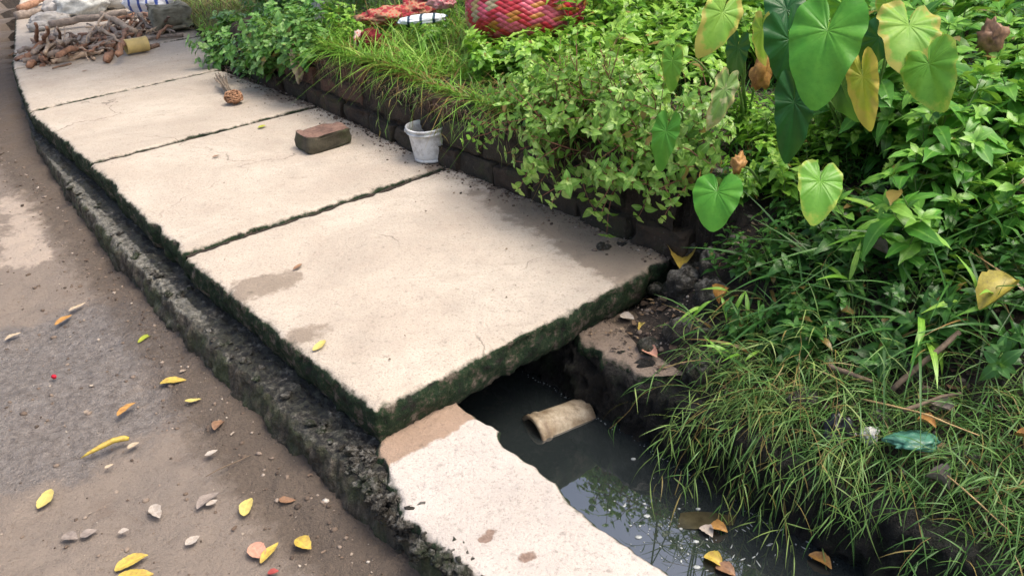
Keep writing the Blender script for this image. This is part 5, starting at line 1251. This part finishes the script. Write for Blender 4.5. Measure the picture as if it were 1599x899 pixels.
def pos_edge_bank(n):
    s = rng.uniform(-1.75, -.42, n); a = rng.uniform(.86, 1.2, n); x, y = P2(s, a); return np.stack([x, y, np.maximum(look(x, y)[2], -.17)], -1)
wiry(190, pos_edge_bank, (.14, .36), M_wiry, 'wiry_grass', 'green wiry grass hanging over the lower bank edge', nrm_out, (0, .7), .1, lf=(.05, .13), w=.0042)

# roots trailing out of the soil at the wall top
mb = MB()
for k in range(110):
    s_ = rnd.uniform(.2, 2.6); L_ = rnd.uniform(.03, .15); q = [P3(s_, WB+.04, .31+rnd.uniform(-.02, .02))]; dd = P3(s_, WB-.3, .31)-P3(s_, WB, .31); dd = unit(dd)
    v = dd*rnd.uniform(.3, 1)+np.array([rnd.gauss(0, .5), rnd.gauss(0, .5), .3])
    for i in range(8): v = unit(v+np.array([rnd.gauss(0, .2), rnd.gauss(0, .2), -.38])); q.append(q[-1]+v*L_/8)
    q = np.array(q); s2, a2 = inv(q[:, 0], q[:, 1]); pin = a2 > WB-.03; q[pin, :2] = np.stack(P2(s2[pin], WB-.03-.01*rng.random(pin.sum())), -1)
    V, F = tube(q, np.linspace(.0018, .0006, len(q)), 5); mb.add(V, F)
tag(mb.build('hanging_roots', mat_plain('pale_roots', (.15, .11, .075), .9, 60, .4)), 'pale thin roots trailing down the brick wall', 'roots', None, 'stuff')

# ---- taro plants (heart shaped leaves)
def taro_blade(name, N_, T_, wr, roll, mat, parent, cup=.30, droop=.30, seed=0, facing=None, wav=.034):
    N_ = np.asarray(N_); T_ = np.asarray(T_); y = N_-T_; Lh = np.linalg.norm(y); d = -y/Lh     # d: towards the tip
    view = unit(np.array([0, 0, CAMH])-N_) if facing is None else unit(np.asarray(facing, float))
    nn = unit(view-(view@d)*d); sd_ = np.cross(d, nn)
    nn, sd_ = nn*math.cos(roll)+sd_*math.sin(roll), sd_*math.cos(roll)-nn*math.sin(roll)
    nf, nr = 72, 12; ph = np.linspace(-PI+.10, PI-.10, nf); W = Lh*wr
    a = np.abs(ph)/PI
    # outline radius by angle from the tip direction
    ka = np.array([0, .06, .15, .28, .42, .55, .68, .78, .86, .92, .965, 1]); kr = np.array([1.0, .90, .72, .575, .52, .53, .565, .58, .55, .45, .25, .05])
    R = np.interp(a, ka, kr)*Lh; 
    sx = wr/.52
    X0 = np.sin(ph)*R*sx; Y0 = np.cos(ph)*R
    rr = np.linspace(0.0, 1, nr)**.8; V = []; VE = []; EG = []
    va = np.array([0, .20, .38, .56, .74, .90])*PI
    for r_ in rr:
        X = X0*r_; Y = Y0*r_; rad = np.hypot(X, Y); aa = np.abs(np.arctan2(X, Y))
        dm = np.full(nf, 9.)
        for v_ in va:
            # side veins leave the midrib and curve out
            dm = np.minimum(dm, np.abs(aa-v_)*rad)
        vein = dm/(.020*Lh)
        z = cup*np.abs(X)*.8*(1-.5*r_) - droop*(Y/Lh)**2*Lh*np.sign(np.clip(Y, 0, 1)) - .10*Lh*(np.abs(X)/Lh)**2*2 + wav*Lh*np.sin(ph*9+seed)*r_**2 + .010*Lh*fbm(np.stack([X, Y, X*0+seed], -1), 18, 3, int(seed*7) % 90)+.02*Lh*noise(np.stack([X, Y, X*0+seed], -1), 7, int(seed*7) % 90)
        z = z-.006*Lh*np.exp(-(dm/(.012*Lh))**2)*(1-r_)
        P = N_+d*Y[:, None]+sd_*X[:, None]+nn*z[:, None]; V.append(P); VE.append(np.clip(vein, 0, 1)); EG.append(np.full(nf, r_))
    V = np.concatenate(V); F = grid_faces(nr, nf)
    o = mesh_obj(name, V, F, mat, None, True, {'vein': np.concatenate(VE), 'edge': np.concatenate(EG), 'lu': np.ones(len(V))})
    return o, nn, d
def taro_plant(base_px, label, blades_, dz=0.0, group=None):
    b = hit(*base_px); root = empty('taro_plant', b, label, 'plant', group)
    for k, bl in enumerate(blades_):
        npx, tpx, dist, dt, wr, roll, mt = bl[:7]; ex = bl[7] if len(bl) > 7 else {}
        N_ = atd(*npx, dist); T_ = atd(*tpx, dist+dt)
        o, nn, d = taro_blade('leaf', N_, T_, wr, roll, TM[mt], root, seed=k*1.7+b[0], **ex); sub_parent(o, root)
        if ex.get('nostalk'): continue
        q0 = b+np.array([.02*math.cos(k*2.4), .02*math.sin(k*2.4), 0]); q2 = N_-nn*.004
        q1 = (q0*.35+q2*.65)-nn*.03-d*.10+np.array([0, 0, .08]); t_ = np.linspace(0, 1, 16)[:, None]
        q = (1-t_)**2*q0+2*t_*(1-t_)*q1+t_**2*q2
        V, F = tube(q, np.linspace(.0075, .0032, 16)*(.6+1.2*np.linalg.norm(N_-T_)), 8); st = mesh_obj('leaf_stalk', V, F, M_petiole); st.parent = o; st.matrix_parent_inverse = Matrix.Identity(4)
        o.matrix_parent_inverse = Matrix.Translation(-Vector(root.location))
    return root
taro_plant((1330, 235), 'tallest taro plant with the biggest heart shaped leaf and one yellow leaf', [
 ((1292, 48), (1264, 163), 2.30, -.08, .47, .28, 'big'),
 ((1232, 62), (1252, 158), 2.42, .03, .42, -.45, 'dark'),
 ((1228, 15), (1205, -60), 2.60, .05, .40, .3, 'dark'),
 ((1240, 160), (1236, 262), 2.42, .02, .30, -.3, 'dark'),
 ((1315, 135), (1335, 198), 2.55, .02, .42, .5, 'dark'),
 ((1372, 60), (1330, 112), 2.62, .02, .46, .2, 'dark'),
 ((1398, 48), (1352, 92), 2.66, .02, .5, -.3, 'dark'),
 ((1275, 110), (1292, 176), 2.58, .02, .4, -.4, 'dark'),
 ((1318, 10), (1352, 52), 2.64, .02, .5, .4, 'big'),
 ((1347, 120), (1354, 209), 2.36, .0, .27, .2, 'yel', dict(wav=.04)),
 ((1385, 5), (1388, 40), 2.7, .0, .50, .3, 'lime')])
taro_plant((1440, 210), 'taro plant with brown edged yellow green leaf and a light green leaf beside it', [
 ((1420, 40), (1418, 108), 2.45, -.08, .62, -.45, 'burnt', dict(wav=.06)),
 ((1450, 100), (1464, 166), 2.35, -.08, .55, .45, 'lite'),
 ((1345, -10), (1330, 30), 2.9, 0, .5, .2, 'big')])
taro_plant((1160, 215), 'taro plant with pale yellowing leaf and mottled leaf left of the tallest one', [
 ((1128, 20), (1100, 88), 2.45, -.06, .46, -.55, 'burnt', dict(wav=.03)),
 ((1152, 75), (1142, 128), 2.6, .02, .38, .5, 'dark'),
 ((1190, 48), (1184, 108), 2.5, .02, .30, .6, 'lime'),
 ((1132, 140), (1112, 206), 2.35, -.02, .30, -.5, 'mott', dict(wav=.05)),
 ((1050, 95), (1046, 146), 2.7, .0, .34, .2, 'lite')])
taro_plant((1300, 345), 'small taro plant with a single light green heart shaped leaf low on the bank', [((1281, 283), (1275, 347), 2.15, -.05, .50, -.35, 'lite')])
taro_plant((1180, 300), 'young taro plant with one mid green leaf lying over the slab end', [((1120, 300), (1108, 357), 2.25, -.04, .62, .3, 'big', dict(cup=.3))])
taro_plant((1060, 232), 'young taro plant with one narrow upright leaf among the small leaved branches', [((1040, 205), (1024, 268), 2.45, .0, .34, .4, 'big')])
for k, (px, py, dist, ln_, lb) in enumerate(((1153, 256, 2.35, .05, 'dry brown curled leaf hanging among the weeds left of the long dark leaf'), (1188, 112, 2.6, .08, 'withered brown leaf behind the lime green one'), (1548, 60, 3.0, .10, 'withered dark brown leaf high in the right weeds'))):
    V, F = ICO3; q = atd(px, py, dist); V = V*(1+.6*fbm(V+k*3, 2.5, 3, k))[:, None]*np.array([ln_*.35, ln_*.3, ln_*.5])
    o = mesh_obj('dead_leaf', V, F, ML['o' if k < 2 else 'b'], None, True, {'lu': np.ones(len(V)), 'edge': np.zeros(len(V))}); place(o, q); tag(o, lb, 'leaf')

# a few long grass culms with broad blades low on the bank
def culm(px, py, lean_px, n, ln, label, dz=.0):
    b = hit(px, py); tipd = atd(*lean_px, np.linalg.norm(b-np.array([0, 0, CAMH]))-.05)-b; q = []; t_ = np.linspace(0, 1, 10)
    q = b+tipd*t_[:, None]+np.array([0, 0, .06])*np.sin(PI*t_)[:, None]
    root = empty('grass_plant', b, label, 'grass'); V, F = tube(q, np.linspace(.003, .0015, 10), 6); sub_parent(mesh_obj('stem', V, F, M_stem), root)
    i = np.linspace(3, 9, n).astype(int); D = unit(tipd)*.5+rng.standard_normal((n, 3))*.6+np.array([-.2, -.3, .2]); D = unit(D)
    V, F, T_, lu = leaves(q[i], D, np.tile([0, -.3, 1.], (n, 1)), ln*(.6+.5*rng.random(n)), ln*.11, .6, .25, 'lance', 10, 0, .35+.5*rng.random(n))
    sub_parent(mesh_obj('foliage', V, F, M_weed, None, True, {'lc': T_, 'lu': lu, 'dead': np.zeros(len(V))}), root)
culm(1440, 590, (1435, 495), 5, .17, 'grass plant with long hanging blades above the bare stick')
culm(1330, 520, (1320, 440), 5, .15, 'grass plant with broad blades left of the pale dead leaf')
culm(1400, 420, (1372, 345), 4, .2, 'grass plant with one very long blade under the heart shaped leaf')
culm(1200, 470, (1085, 490), 8, .12, 'grass plant reaching left over the dark rocks')
culm(1175, 600, (1130, 560), 5, .10, 'grass plant with wide curved leaves low beside the pipe')
culm(1590, 520, (1500, 470), 4, .14, 'grass plant with dark blades at the right edge under the yellow leaf')

# tall shade tree beyond the drain, out of frame; the water mirrors its crown
def shade_tree():
    root = empty('shade_tree', (3.0, 7.6, .33), 'leafy shade tree mirrored in the drain water', 'tree')
    V, F = tube(np.array([[3.0, 7.6, .2], [2.9, 7.4, 1.5], [2.6, 7.0, 3.0], [2.8, 6.4, 4.8]]), [.2, .17, .13, .08], 12); sub_parent(mesh_obj('trunk', V, F, M_twig), root)
    n = 7800; P = []
    cl = [(-2.6, 6.6, 2.6, 1.1), (-1.2, 6.7, 2.5, 1.0), (0.1, 6.6, 2.2, .95), (1.2, 6.5, 2.0, .95), (2.3, 6.3, 2.1, 1.0), (3.2, 6.1, 4.2, 1.0), (3.7, 5.8, 5.6, 1.2), (4.1, 5.6, 3.2, 1.3), (4.6, 5.4, 4.8, 1.4), (5.6, 5.0, 3.6, 1.5), (-.9, 6.9, 1.8, .8), (.9, 6.8, 1.8, .8), (3.0, 6.3, 6.4, .5)]
    for k in range(n):
        c = cl[k % len(cl)]; v = rng.standard_normal(3); v /= np.linalg.norm(v); P.append(np.array(c[:3])+v*c[3]*rng.random()**.4*(1+.3*math.sin(k)))
    P = np.array(P); V, F, T_, lu = leaves(P, rng.standard_normal((n, 3)), rng.standard_normal((n, 3)), .30, .17, .3, .2, 'ovate', 5)
    sub_parent(mesh_obj('crown', V, F, M_tree, None, True, {'lc': T_, 'lu': lu, 'dead': np.zeros(len(V))}), root)
shade_tree()
